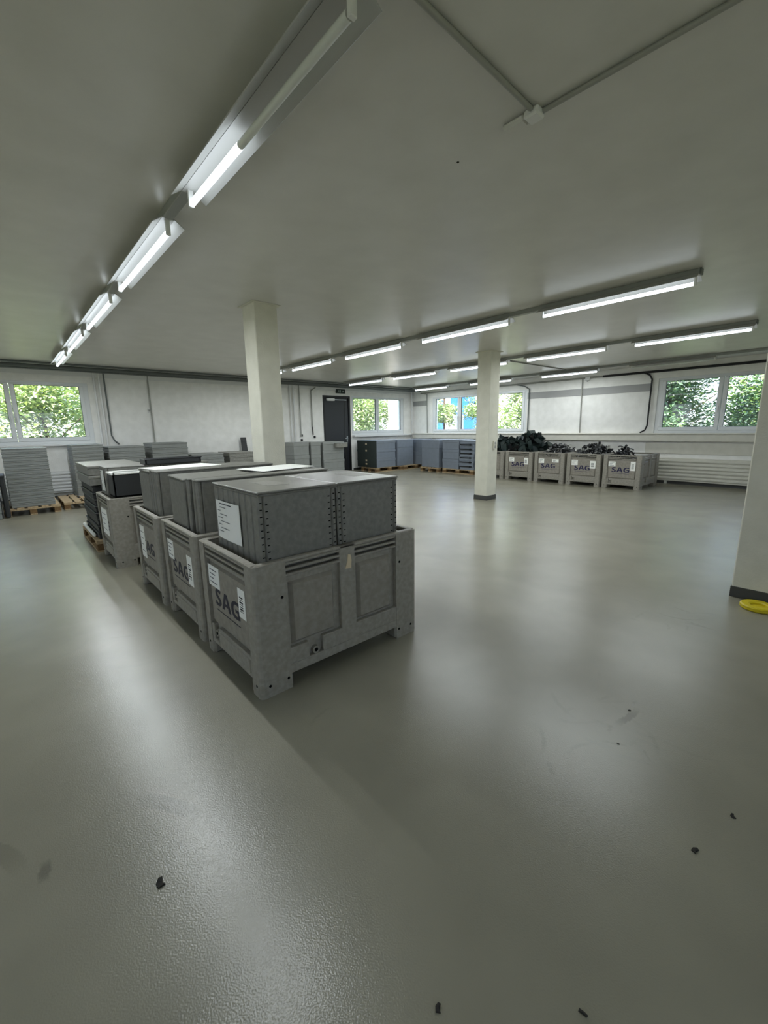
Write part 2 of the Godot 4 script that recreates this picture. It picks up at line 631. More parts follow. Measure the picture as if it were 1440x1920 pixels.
func windows() -> void:
	var far := func(u, v, d): return Vector3(u, v, ZF - d)
	var right := func(u, v, d): return Vector3(XR + d, v, u)
	window("window_1", "white framed window at the left of the far wall, trees beyond", WIN_FAR[0], [-1.22 + 0.08, 0.25, 1.52], far, [1, -1])
	window("window_2", "white framed window between the dark door and the corner", WIN_FAR[1], [9.06 + 0.0, 10.24, 11.48], far, [0, -1])
	window("window_3", "three-sash ribbon window near the corner behind the pillar", WIN_RIGHT[0], [-10.66, -9.49, -8.24, -7.0], right, [1, -1, 0])
	window("window_4", "wide window at the right above the radiator", WIN_RIGHT[1], [-3.38, -2.2, -1.08, -0.06], right, [1, -1, 0])
	var left := func(u, v, d): return Vector3(XL - d, v, u)
	var back := func(u, v, d): return Vector3(u, v, ZB + d)
	window("window_5", "ribbon window in the left wall, far one", WIN_LEFT[0], [-9.52, -8.4, -7.2, -6.08], left, [0, 0, 0])
	window("window_6", "ribbon window in the left wall, near one", WIN_LEFT[1], [-3.52, -2.4, -1.2, -0.08], left, [0, 0, 0])
	window("window_7", "ribbon window in the wall behind, left one", WIN_BACK[0], [-2.52, -1.0, 0.6, 2.12], back, [0, 0, 0])
	window("window_8", "ribbon window in the wall behind, right one", WIN_BACK[1], [4.08, 5.6, 7.2, 8.72], back, [0, 0, 0])
	# sills
	struct("trim_2", bx(Vector3(-1.3, 1.16, ZF), Vector3(1.68, 1.2, ZF + 0.1), 0.006), M.white, "white sill under the far left window")
	struct("trim_3", bx(Vector3(9.06, 1.14, ZF), Vector3(11.97, 1.2, ZF + 0.14), 0.006), M.white, "white sill under the window beside the door")


func wall_fittings() -> void:
	# dado trunking along the right wall
	var t := MB.new()
	t.box(Vector3(XR - 0.13, 1.02, ZF + 0.16), Vector3(XR, 1.18, ZB - 0.05), 0.006)
	t.box(Vector3(XR - 0.15, 1.18, ZF + 0.16), Vector3(XR, 1.21, ZB - 0.05), 0.006)
	struct("trim_4", t, M.trunk, "cream dado trunking running along the right wall")
	# grey strips across the infill panels
	struct("trim_5", bx(Vector3(XR - 0.012, 2.22, -6.9), Vector3(XR, 2.40, -3.62)), M.grey_strip, "grey strip across the wall panel between the windows")
	struct("trim_6", bx(Vector3(XR - 0.012, 2.22, -11.7), Vector3(XR, 2.40, -11.02)), M.grey_strip, "grey strip across the narrow panel at the corner")
	var lower := MB.new()
	lower.box(Vector3(XR - 0.02, 0.72, -3.6), Vector3(XR, 0.98, -0.2), 0.004)
	struct("trim_7", lower, M.trunk, "cream board under the dado trunking at the right")
	# convector of horizontal ribs
	var rd := thing("radiator", "long cream convector with horizontal ribs below the right window", "radiator", Vector3(XR - 0.11, 0.06, -3.3))
	part("casing", bx(Vector3(0, 0.02, 0), Vector3(0.1, 0.56, 2.6), 0.005), M.trunk, rd)
	for k in 6:
		part("rib", bx(Vector3(-0.028, 0.06 + k * 0.083, 0.01), Vector3(0.005, 0.06 + k * 0.083 + 0.052, 2.59), 0.012), M.trunk, rd)
	part("foot", bx(Vector3(0.03, -0.06, 0.2), Vector3(0.09, 0.03, 0.26)), M.trunk, rd)
	part("foot", bx(Vector3(0.03, -0.06, 2.3), Vector3(0.09, 0.03, 2.36)), M.trunk, rd)
	var r2 := thing("radiator", "white ribbed radiator on the far wall behind the left stacks", "radiator", Vector3(-0.9, 0.14, ZF))
	part("casing", bx(Vector3(0, 0, 0.02), Vector3(2.3, 0.47, 0.09), 0.005), M.white, r2)
	for k in 6:
		part("rib", bx(Vector3(0.01, 0.03 + k * 0.073, 0.085), Vector3(2.29, 0.03 + k * 0.073 + 0.045, 0.11), 0.01), M.white, r2)
	part("bracket", bx(Vector3(0.2, 0.1, 0.0), Vector3(0.26, 0.4, 0.03)), M.white, r2)
	# door
	var d := Node3D.new()
	d.name = "door_1"
	add_child(d)
	d.set_meta("kind", "structure")
	d.set_meta("label", "anthracite steel door with a pale closer at the top")
	var fr := MB.new()
	fr.box(Vector3(7.9, 0, ZF - 0.12), Vector3(7.97, 2.5, ZF + 0.02), 0.004)
	fr.box(Vector3(8.93, 0, ZF - 0.12), Vector3(9.0, 2.5, ZF + 0.02), 0.004)
	fr.box(Vector3(7.97, 2.43, ZF - 0.12), Vector3(8.93, 2.5, ZF + 0.02), 0.004)
	part("frame", fr, M.door_frame, d)
	var leaf := part("leaf", bx(Vector3(7.975, 0.01, ZF - 0.07), Vector3(8.925, 2.425, ZF - 0.01), 0.004), M.door, d)
	part("edge_strip", bx(Vector3(8.76, 0.02, ZF - 0.012), Vector3(8.80, 2.42, ZF + 0.0), 0.003), M.charcoal, leaf)
	var hd := MB.new()
	hd.box(Vector3(8.83, 0.98, ZF - 0.012), Vector3(8.88, 1.18, ZF - 0.002), 0.003)
	hd.tube([Vector3(8.855, 1.09, ZF - 0.005), Vector3(8.855, 1.09, ZF + 0.05), Vector3(8.73, 1.09, ZF + 0.05)], 0.011, 8)
	part("handle", hd, M.metal, leaf)
	var cl := MB.new()
	cl.box(Vector3(8.04, 2.33, ZF - 0.012), Vector3(8.34, 2.41, ZF + 0.06), 0.006)
	part("closer", cl, M.white, leaf)
	var arm := MB.new()
	arm.box(Vector3(8.3, 2.36, ZF - 0.01), Vector3(8.85, 2.385, ZF + 0.015), 0.003)
	part("closer_arm", arm, M.metal, leaf)
	struct("wall_outer_panel", bx(Vector3(7.8, 0, ZF - 0.32), Vector3(9.1, 2.6, ZF - 0.3)), M.wall)
	# escape sign over the door
	var sg := thing("exit_sign", "small dark escape sign with pale pictograms above the dark door", "sign", Vector3(8.42, 2.58, ZF + 0.032))
	part("housing", bx(Vector3(0, 0, -0.031), Vector3(0.36, 0.13, 0.03), 0.006), M.sign, sg)
	var pic := MB.new()
	pic.box(Vector3(0.085, 0.085, 0.029), Vector3(0.105, 0.105, 0.032))
	pic.tube([Vector3(0.095, 0.085, 0.031), Vector3(0.085, 0.055, 0.031), Vector3(0.105, 0.035, 0.031), Vector3(0.098, 0.018, 0.031)], 0.007, 6)
	pic.tube([Vector3(0.085, 0.055, 0.031), Vector3(0.065, 0.035, 0.031), Vector3(0.05, 0.035, 0.031)], 0.006, 6)
	pic.tube([Vector3(0.06, 0.07, 0.031), Vector3(0.09, 0.078, 0.031), Vector3(0.12, 0.062, 0.031)], 0.005, 6)
	part("running_figure", pic, M.sign_mark, sg)
	var dr := MB.new()
	dr.box(Vector3(0.13, 0.02, 0.029), Vector3(0.17, 0.105, 0.031))
	part("door_mark", dr, M.sign_mark, sg)
	var ar := MB.new()
	ar.box(Vector3(0.215, 0.055, 0.029), Vector3(0.27, 0.072, 0.031))
	ar.prism([Vector2(0.265, 0.035), Vector2(0.31, 0.0635), Vector2(0.265, 0.092)], func(p, k): return Vector3(p.x, p.y, k), 0.029, 0.031)
	part("arrow", ar, M.sign_mark, sg)
	# pipes and cables on the far wall
	var z := ZF + 0.04
	pipe("white heating pipe left of the pair beside the left window", [Vector3(1.73, 0.1, z), Vector3(1.73, HC, z)], 0.022, M.white, "heating pipe", "pipe")
	pipe("white heating pipe, middle one beside the left window", [Vector3(1.83, 0.1, z), Vector3(1.83, HC, z)], 0.022, M.white, "heating pipe", "pipe")
	pipe("dark cable dropping beside the heating pipes and kinking to a box", [Vector3(1.93, HC, z), Vector3(1.93, 1.36, z), Vector3(1.98, 1.24, z), Vector3(2.06, 1.16, z)], 0.017, M.rail_dark, "cable", "cable")
	pipe("thin grey conduit down the blank wall behind the grey stacks", [Vector3(2.84, HC, z - 0.02), Vector3(2.84, 1.1, z - 0.02)], 0.016, M.conduit, "conduit", "conduit")
	var sw := thing("switch_box", "small white switch box on the thin grey conduit", "switch", Vector3(2.76, 1.9, ZF + 0.001))
	part("box", bx(Vector3(0, 0, 0), Vector3(0.06, 0.09, 0.035), 0.005), M.white, sw)
	part("rocker", bx(Vector3(0.015, 0.02, 0.034), Vector3(0.045, 0.07, 0.04), 0.002), M.conduit, sw)
	pipe("white pipe just right of the left pillar", [Vector3(6.70, 0.1, z), Vector3(6.70, HC, z)], 0.024, M.white, "heating pipe", "pipe")
	pipe("second white pipe right of the left pillar", [Vector3(6.82, 0.1, z), Vector3(6.82, HC, z)], 0.024, M.white, "heating pipe", "pipe")
	pipe("grey conduit ending at the black sockets near the dark door", [Vector3(7.02, HC, z), Vector3(7.02, 1.2, z)], 0.016, M.conduit, "conduit", "conduit")
	pipe("conduit nearest the dark door with a black lower end", [Vector3(7.62, 2.72, z), Vector3(7.45, 2.62, z), Vector3(7.45, 1.5, z)], 0.018, M.conduit, "conduit", "conduit")
	pipe("black cable end below the conduit nearest the dark door", [Vector3(7.45, 1.5, z), Vector3(7.46, 1.25, z)], 0.016, M.gasket, "cable", "cable")
	for s in [[7.06, 1.24, "upper black socket left of the dark door"], [7.05, 1.1, "lower black socket left of the dark door"], [7.53, 1.18, "black socket nearest the dark door"]]:
		var so := thing("socket", s[2], "socket", Vector3(s[0], s[1], ZF + 0.001))
		part("plate", bx(Vector3(-0.035, -0.035, 0), Vector3(0.035, 0.035, 0.02), 0.004), M.charcoal, so)
		part("plug", bx(Vector3(-0.02, -0.02, 0.019), Vector3(0.02, 0.02, 0.05), 0.006), M.gasket, so)
	# pipes in the corner and on the right wall
	pipe("white pipe standing in the far right corner", [Vector3(11.93, 0.1, ZF + 0.08), Vector3(11.93, HC, ZF + 0.08)], 0.025, M.white, "heating pipe", "pipe")
	var x := XR - 0.03
	pipe("grey conduit by the corner, left of the ribbon window", [Vector3(x, 2.68, -11.25), Vector3(x, 2.62, -10.98), Vector3(x, 1.3, -10.95), Vector3(x, 1.22, -10.95)], 0.018, M.rail, "conduit", "conduit")
	pipe("grey cable right of the ribbon window, above the dark heap", [Vector3(x, 2.66, -7.25), Vector3(x, 2.6, -7.0), Vector3(x, 2.5, -6.84), Vector3(x, 1.22, -6.84)], 0.018, M.duct, "cable", "cable")
	pipe("thin pale conduit down the middle of the right wall panel", [Vector3(x, 2.66, -5.28), Vector3(x, 1.22, -5.26)], 0.016, M.conduit, "conduit", "conduit")
	pipe("black cable kinking down left of the right window", [Vector3(x, 2.66, -3.78), Vector3(x, 2.6, -3.66), Vector3(x, 2.5, -3.6), Vector3(x - 0.02, 1.4, -3.6), Vector3(x - 0.02, 1.28, -3.64), Vector3(x - 0.05, 1.22, -3.74)], 0.019, M.gasket, "cable", "cable")
	pipe("black cable run along the top of the right wall", [Vector3(x, 2.67, -4.75), Vector3(x, 2.67, 1.2)], 0.028, M.gasket, "cable", "cable")
	pipe("white conduit along the top of the right wall beyond the black run", [Vector3(x, 2.67, -4.76), Vector3(x, 2.67, -11.3)], 0.022, M.conduit, "conduit", "conduit")
	var jb := thing("junction_box", "small white junction box at the head of the right wall", "junction box", Vector3(XR - 0.06, 2.60, -5.2))
	part("box", bx(Vector3(0, 0, 0), Vector3(0.06, 0.1, 0.12), 0.006), M.white, jb)
	part("gland", bx(Vector3(0.02, -0.03, 0.04), Vector3(0.05, 0.002, 0.07)), M.conduit, jb)


func pipe(label: String, ps: Array, r: float, m: Material, called: String, category: String) -> void:
	var o := MB.new()
	o.tube(ps, r, 8)
	var node := part(called.replace(" ", "_"), o, m, self)
	tag(node, label, category)


func pillars() -> void:
	for p in [[2.25, -4.92, 2.53, -4.62, "white square pillar behind the centre row of bins"], [6.97, -5.09, 7.28, -4.79, "white square pillar standing alone in the open floor"], [4.43, -0.57, 4.78, -0.2, "white pillar cut by the right edge, yellow item at its foot"]]:
		var o := thing("pillar", p[4], "pillar", Vector3(p[0], 0, p[1]))
		o.set_meta("kind", "structure")
		var w: float = p[2] - p[0]
		var d: float = p[3] - p[1]
		part("shaft", bx(Vector3(0, 0, 0), Vector3(w, HC, d), 0.008), M.pillar, o)
		part("base_strip", bx(Vector3(-0.006, 0, -0.006), Vector3(w + 0.006, 0.09, d + 0.006), 0.002), M.base, o)
		part("caulk_line", bx(Vector3(-0.035, HC - 0.008, -0.035), Vector3(w + 0.035, HC, d + 0.035), 0.006), M.pillar, o)
	# cable and switches on the lone pillar
	pipe("thin white conduit up the lone pillar's near right side", [Vector3(7.31, 1.15, -4.86), Vector3(7.31, 2.8, -4.86)], 0.013, M.white, "conduit", "conduit")
	var sw := thing("switch_box", "small pale double switch on the lone pillar", "switch", Vector3(7.12, 1.0, -4.788))
	part("box", bx(Vector3(0, 0, 0), Vector3(0.07, 0.16, 0.03), 0.005), M.pillar, sw)
	part("rocker", bx(Vector3(0.015, 0.02, 0.029), Vector3(0.055, 0.07, 0.036), 0.002), M.conduit, sw)
	part("rocker", bx(Vector3(0.015, 0.09, 0.029), Vector3(0.055, 0.14, 0.036), 0.002), M.conduit, sw)


# one batten: reflector, tube, holders; z0 is the near end, length along -z
func batten(x: float, z0: float, length: float, lit: float, label: String, group: String) -> void:
	var o := thing("ceiling_light", label, "ceiling light", Vector3(x, 0, z0), 0.0, group)
	var y := 2.70
	var r := MB.new()
	var l := -length
	var along := func(p, k): return Vector3(p.x, p.y, k)
	for s in [-1.0, 1.0]:
		r.prism([Vector2(s * 0.034, HC - 0.048), Vector2(s * 0.095, y + 0.03), Vector2(s * 0.099, y + 0.032), Vector2(s * 0.036, HC - 0.044)], along, 0.0, l)
	r.box(Vector3(-0.036, HC - 0.052, l), Vector3(0.036, HC - 0.044, 0.0))
	part("reflector", r, M.reflector, o)
	for e in [0.03, length - 0.03]:
		part("lamp_holder", bx(Vector3(-0.014, y - 0.018, -e - 0.010), Vector3(0.014, y + 0.074, -e + 0.010), 0.003), M.white, o)
	var a := 0.045
	var b := length - 0.045
	if lit > 0.0:
		var tu := MB.new()
		tu.tube([Vector3(0, y, -(b - lit)), Vector3(0, y, -b)], 0.0165, 12)
		part("tube", tu, M.tube, o)
		var al := AreaLight3D.new()
		al.name = "lamp"
		al.area_size = Vector2(0.03, lit)
		al.area_normalize_energy = true
		al.light_color = Color(0.955, 0.985, 1.0)
		al.light_energy = AREA_E * lit / 1.45
		al.area_range = 30.0
		al.area_attenuation = 2.0
		al.shadow_enabled = true
		o.add_child(al)
		al.position = Vector3(0, y - 0.022, -(b - lit / 2))
		al.rotation = Vector3(-PI / 2, 0, 0)
	if b - lit - a > 0.05:
		var tu := MB.new()
		tu.tube([Vector3(0, y, -a), Vector3(0, y, -(b - lit))], 0.0165, 12)
		part("tube", tu, M.tube_off, o, "dead length of tube" if lit > 0.0 else "dead tube")


func lights() -> void:
	var rows := {"left": 0.985, "second": 4.95, "third": 7.97}
	var nth := ["nearest", "second", "third", "fourth", "farthest"]
	for row in rows:
		var x: float = rows[row]
		for k in 5:
			var z0 := -1.19 - 1.935 * k
			var lit := 1.455
			var lb := "lit fluorescent batten, %s in the %s" % [nth[k], {"left": "row above the grey bins at left", "second": "row that ends behind the left pillar", "third": "row crossing in front of the lone pillar"}[row]]
			if row == "left" and k == 0:
				lit = 0.65
				lb = "half-dead fluorescent batten overhead, nearest in the row above the bins"
			batten(x, z0, 1.545, lit, lb, "fluorescent battens in the %s row" % row)
		rail(x, -1.185, -10.72, "grey mounting rail of the %s row of battens" % {"left": "row above the bins, the left", "second": "second", "third": "third"}[row])
	var c := 11.05
	var zs := [-4.5, -6.86, -9.22]
	var lab := ["lit batten by the right wall, nearest of the three lit there", "lit batten by the right wall, partly behind the lone pillar", "lit batten by the right wall, farthest near the corner"]
	for k in 3:
		batten(c, zs[k], 1.5, 1.41, lab[k], "fluorescent battens along the right wall")
	batten(c, -2.2, 1.6, 0.0, "dark unlit batten by the right wall above the window", "fluorescent battens along the right wall")
	rail(c, 1.0, -10.8, "grey mounting rail nearest the right wall")


func rail(x: float, z0: float, z1: float, label: String) -> void:
	var o := thing("light_rail", label, "rail", Vector3(x, HC, z0))
	part("channel", bx(Vector3(-0.032, -0.05, z1 - z0), Vector3(0.032, 0.0, 0.0), 0.004), M.rail, o)
	part("end_cap", bx(Vector3(-0.035, -0.054, -0.004), Vector3(0.035, 0.0, 0.012), 0.003), M.rail_dark, o)


func ceiling_fittings() -> void:
	# two conduits meeting at a box
	var y := HC - 0.012
	pipe("grey ceiling conduit running up from the junction box, left branch", [Vector3(0.9, y, -1.145), Vector3(1.93, y, -1.165)], 0.011, M.conduit, "conduit", "conduit")
	pipe("grey ceiling conduit running right from the junction box", [Vector3(1.985, y, -1.14), Vector3(2.06, y, 1.6)], 0.011, M.conduit, "conduit", "conduit")
	var j := thing("junction_box", "white ceiling junction box where two conduits meet", "junction box", Vector3(1.97, HC, -1.17))
	part("box", bx(Vector3(-0.035, -0.035, -0.035), Vector3(0.035, 0, 0.035), 0.008), M.white, j)
	part("outlet", bx(Vector3(-0.03, -0.028, -0.15), Vector3(0.03, 0, -0.035), 0.01), M.ceiling, j)
	for s in [[1.06, -1.145], [1.6, -1.158]]:
		pass
	tag(part("ceiling_plug", bx(Vector3(2.0, HC - 0.004, -1.632), Vector3(2.012, HC + 0.001, -1.62), 0.002), M.debris, self), "tiny dark plug hole in the open ceiling", "plug")
	# pipes across the far end below the ceiling
	pipe("thin grey pipe crossing the ceiling before the far wall", [Vector3(XL, HC - 0.03, -10.86), Vector3(XR - 0.05, HC - 0.03, -10.86)], 0.022, M.duct, "ceiling pipe", "pipe")
	var dct := thing("cable_tray", "dark grey cable tray along the ceiling at the far wall", "cable tray", Vector3(XL, 2.74, -11.62))
	part("tray", bx(Vector3(0, 0, 0), Vector3(XR - XL - 0.1, 0.05, 0.16), 0.004), M.duct, dct)
	for k in 9:
		part("hanger", bx(Vector3(0.6 + k * 1.6, 0.0, 0.16), Vector3(0.64 + k * 1.6, 0.08, 0.2), 0.004), M.rail_dark, dct)
	pipe("grey pipe crossing below the ceiling beside the cable tray", [Vector3(XL, HC - 0.045, -11.28), Vector3(XR - 0.05, HC - 0.045, -11.28)], 0.035, M.duct, "ceiling pipe", "pipe")
	# small sensor and the cross conduit near the lone pillar
	pipe("thin conduit crossing the ceiling right of the lone pillar", [Vector3(7.9, y, -5.3), Vector3(11.0, y, -5.25)], 0.012, M.rail, "conduit", "conduit")


# ---------------------------------------------------------------- bins
const L := 1.2
const W := 0.8
const H := 0.76


# one bin; its own origin is the near left foot: x 0..1.2, z 0..-0.8
func make_bin() -> Node3D:
	var o := Node3D.new()
	o.name = "pallet_bin"
	o.set_meta("plain", "pallet_bin")
	o.set_meta("category", "pallet bin")
	var sides := [
		[L, func(u, v, d): return Vector3(u, v, d), true],
		[L, func(u, v, d): return Vector3(L - u, v, -W - d), true],
		[W, func(u, v, d): return Vector3(-d, v, -u), false],
		[W, func(u, v, d): return Vector3(L + d, v, -W + u), false]]
	var shellm := MB.new()
	shellm.box(Vector3(0.03, 0.10, -W + 0.03), Vector3(L - 0.03, 0.135, -0.03))
	for s in sides:
		sb(shellm, s[1], 0.035, 0.10, s[0] - 0.035, 0.652, -0.05, -0.032)
	# runners under the deck
	shellm.box(Vector3(0.2, 0.085, -0.47), Vector3(L - 0.2, 0.11, -0.33), 0.004)
	part("body", shellm, M.bin, o)
	for s in sides:
		var ln: float = s[0]
		var f: Callable = s[1]
		var bays := [[0.19, 0.555], [0.665, 1.012]] if s[2] else [[0.10, 0.695]]
		for bay in bays:
			for k in 3:
				var r := MB.new()
				sb(r, f, bay[0] - 0.004, 0.660 + k * 0.033, bay[1] + 0.004, 0.676 + k * 0.033, -0.04, -0.006, 0.004)
				part("rim_rib", r, M.bin, o)
			var p := MB.new()
			if s[2]:
				bevel(p, f, bay[0] + 0.022, 0.248, bay[1] - 0.04, 0.622, -0.034, -0.01, 0.022)
			else:
				bevel(p, f, bay[0] + 0.012, 0.235, bay[1] - 0.012, 0.632, -0.034, -0.014, 0.012)
			part("side_panel", p, M.bin_panel, o)
		var b := MB.new()
		sb(b, f, 0.02, 0.742, ln - 0.02, 0.76, -0.045, -0.003, 0.005)
		part("rim", b, M.bin, o)
		var be := MB.new()
		if s[2]:
			sb(be, f, 0.18, 0.085, 1.02, 0.142, -0.045, -0.002, 0.004)
			sb(be, f, 0.18, 0.142, 0.315, 0.238, -0.045, -0.002, 0.004)
			sb(be, f, 0.41, 0.142, 1.02, 0.238, -0.045, -0.002, 0.004)
			sb(be, f, 0.553, 0.23, 0.667, 0.76, -0.045, -0.003, 0.005)
		else:
			sb(be, f, 0.10, 0.085, 0.585, 0.215, -0.045, -0.004, 0.004)
			sb(be, f, 0.585, 0.085, 0.70, 0.115, -0.045, -0.004, 0.004)
			sb(be, f, 0.66, 0.115, 0.70, 0.215, -0.045, -0.004, 0.004)
			sb(be, f, 0.12, 0.11, 0.55, 0.195, -0.01, 0.002, 0.004)
		part("lower_beam", be, M.bin, o)
		var dn := MB.new()
		var cu := 0.362 if s[2] else 0.622
		var a: Vector3 = f.call(cu, 0.165, -0.034)
		var c: Vector3 = f.call(cu, 0.165, -0.008)
		dn.tube([a, c], 0.024, 10)
		var dr := part("drain", dn, M.bin, o)
		var dh := MB.new()
		dh.tube([f.call(cu, 0.165, -0.01), f.call(cu, 0.165, -0.006)], 0.012, 8)
		part("drain_hole", dh, M.hole, dr)
	# corner posts run down into the feet
	for cx in [0, 1]:
		for cz in [0, 1]:
			var p := MB.new()
			var w := 0.19
			var d := 0.10
			var mir := func(q: Vector2, y: float) -> Vector3:
				return Vector3(q.x if cx == 0 else L - q.x, y, -q.y if cz == 0 else -W + q.y)
			var e := 0.022
			var outline := [Vector2(e, 0), Vector2(w, 0), Vector2(w, 0.045), Vector2(0.045, 0.045), Vector2(0.045, d), Vector2(0, d), Vector2(0, e), Vector2(e * 0.3, e * 0.3)]
			ell(p, outline, mir, 0.0, 0.755)
			var post := part("corner_post", p, M.bin, o)
			var bolts := MB.new()
			for q in [[0.16, 0.555], [0.055, 0.066], [0.168, 0.068]]:
				bolts.tube([mir.call(Vector2(q[0], 0.004), q[1]), mir.call(Vector2(q[0], -0.0012), q[1])], 0.0085, 8)
			bolts.tube([mir.call(Vector2(0.004, 0.05), 0.066), mir.call(Vector2(-0.0012, 0.05), 0.066)], 0.0085, 8)
			part("bolt_hole", bolts, M.hole, post)
			part("foot", bx(Vector3(0.002 if cx == 0 else L - 0.2, 0.0, -0.12 if cz == 0 else -W + 0.002), Vector3(0.2 if cx == 0 else L - 0.002, 0.09, -0.002 if cz == 0 else -W + 0.12), 0.012), M.bin, o)
	return o


func ell(m: MB, outline: Array, mir: Callable, y0: float, y1: float) -> void:
	# an L-shaped plan, convex pieces capped apart
	var k := outline.size()
	var c := Vector2(0.06, 0.03)
	for i in k:
		var a: Vector2 = outline[i]
		var b: Vector2 = outline[(i + 1) % k]
		var nrm := Vector2((b - a).y, -(b - a).x)
		var v0: Vector3 = mir.call(a, y0)
		var v1: Vector3 = mir.call(b, y0)
		var o3: Vector3 = mir.call(a + nrm, y0) - v0
		m.quad(v0, v1, mir.call(b, y1), mir.call(a, y1), o3)
	for y in [y0, y1]:
		var up := Vector3(0, 1 if y == y1 else -1, 0)
		m.quad(mir.call(outline[0], y), mir.call(outline[1], y), mir.call(outline[2], y), mir.call(outline[3], y), up)
		m.quad(mir.call(outline[3], y), mir.call(outline[4], y), mir.call(outline[5], y), mir.call(outline[6], y), up)
		m.quad(mir.call(outline[0], y), mir.call(outline[3], y), mir.call(outline[6], y), mir.call(outline[7], y), up)


func sb(m: MB, f: Callable, u0: float, v0: float, u1: float, v1: float, d0: float, d1: float, c := 0.0) -> void:
	var p: Vector3 = f.call(u0, v0, d0)
	var q: Vector3 = f.call(u1, v1, d1)
	m.box(Vector3(minf(p.x, q.x), minf(p.y, q.y), minf(p.z, q.z)), Vector3(maxf(p.x, q.x), maxf(p.y, q.y), maxf(p.z, q.z)), c)


# raised field with sloping edges
func bevel(m: MB, f: Callable, u0: float, v0: float, u1: float, v1: float, d0: float, d1: float, e: float) -> void:
	var lo := [f.call(u0, v0, d0), f.call(u1, v0, d0), f.call(u1, v1, d0), f.call(u0, v1, d0)]
	var hi := [f.call(u0 + e, v0 + e, d1), f.call(u1 - e, v0 + e, d1), f.call(u1 - e, v1 - e, d1), f.call(u0 + e, v1 - e, d1)]
	var out: Vector3 = f.call(0.0, 0.0, 1.0) - f.call(0.0, 0.0, 0.0)
	m.quad(hi[0], hi[1], hi[2], hi[3], out)
	for i in 4:
		var j := (i + 1) % 4
		m.quad(lo[i], lo[j], hi[j], hi[i], out)


# lettering and stickers on the end that faces the aisle; r from the far side rightwards
func letter(b: Node3D, ink: Material, where: Dictionary) -> void:
	var d := -0.0135
	var fn := SystemFont.new()
	fn.font_names = PackedStringArray(["Droid Sans"])
	fn.font_weight = 700
	var tm := TextMesh.new()
	tm.text = "SAG"
	tm.font = fn
	tm.font_size = 64
	tm.pixel_size = 0.00232
	tm.depth = 0.002
	var t := part("lettering", tm, ink, b)
	t.rotation = Vector3(0, -PI / 2, 0)
	t.position = Vector3(-d, where.get("y", 0.425), -0.415)
	t.scale = Vector3(1.38, 1.0, 1.0)
	var ln := MB.new()
	ln.box(Vector3(-d - 0.001, 0.338, -0.60), Vector3(-d + 0.001, 0.343, -0.24))
	part("underline", ln, ink, b)
	for s in where.stickers:   # [u near, u far, v0, v1, kind]
		var st := MB.new()
		st.box(Vector3(-d - 0.0016, s[2], -s[1]), Vector3(-d + 0.001, s[3], -s[0]))
		var sk := part("sticker", st, M.paper, b, "white paper sticker")
		var pr := MB.new()
		if s[4] == 1:      # printed lines
			for k in 4:
				var y: float = lerpf(s[3], s[2], 0.2 + 0.2 * k)
				pr.box(Vector3(-d - 0.0022, y - 0.003, -lerpf(s[0], s[1], 0.85)), Vector3(-d - 0.001, y + 0.003, -lerpf(s[0], s[1], 0.2 + 0.15 * (k % 3))))
			part("print", pr, M.ink, sk)
		else:              # bar code turned upright
			for k in 7:
				var y: float = lerpf(s[3], s[2], 0.3 + 0.08 * k)
				var hgt: float = [0.004, 0.002, 0.005, 0.002, 0.003, 0.005, 0.002][k]
				pr.box(Vector3(-d - 0.0022, y - hgt, -lerpf(s[0], s[1], 0.8)), Vector3(-d - 0.001, y + hgt, -lerpf(s[0], s[1], 0.3)))
			part("bar_code", pr, M.ink_dark, sk)


# a folded crate that stands on edge: x 0..w, y 0..h, z 0..-t
func make_slab(w: float, h: float, t: float, m: Material, slots: bool) -> Node3D:
	var o := Node3D.new()
	o.name = "folded_crate"
	o.set_meta("plain", "folded_crate")
	o.set_meta("category", "folded crate")
	var b := MB.new()
	b.box(Vector3(0.032, 0.0, -t + 0.008), Vector3(w - 0.032, h - 0.006, -0.004), 0.006)
	part("panel", b, m, o)
	for s in [0, 1]:
		var e := MB.new()
		var x0: float = 0.0 if s == 0 else w - 0.03
		e.box(Vector3(x0, 0.0, -t), Vector3(x0 + 0.03, h - 0.008, -0.002), 0.008)
		var st := part("hinge_strip", e, m, o)
		if slots:
			var sl := MB.new()
			for k in 11:
				var y := h - 0.05 - k * 0.037
				sl.box(Vector3(x0 + 0.008, y, -0.004), Vector3(x0 + 0.022, y + 0.006, -0.0012))
				sl.box(Vector3(0.042 if s == 0 else w - 0.056, y - 0.012, -0.006), Vector3(0.056 if s == 0 else w - 0.042, y - 0.006, -0.0032))
			part("hinge_slot", sl, M.hole, st)
	var cap := MB.new()
	cap.box(Vector3(0.0, h - 0.014, -t + 0.001), Vector3(w, h, 0.004), 0.005)
	part("top_rim", cap, m, o)
	return o


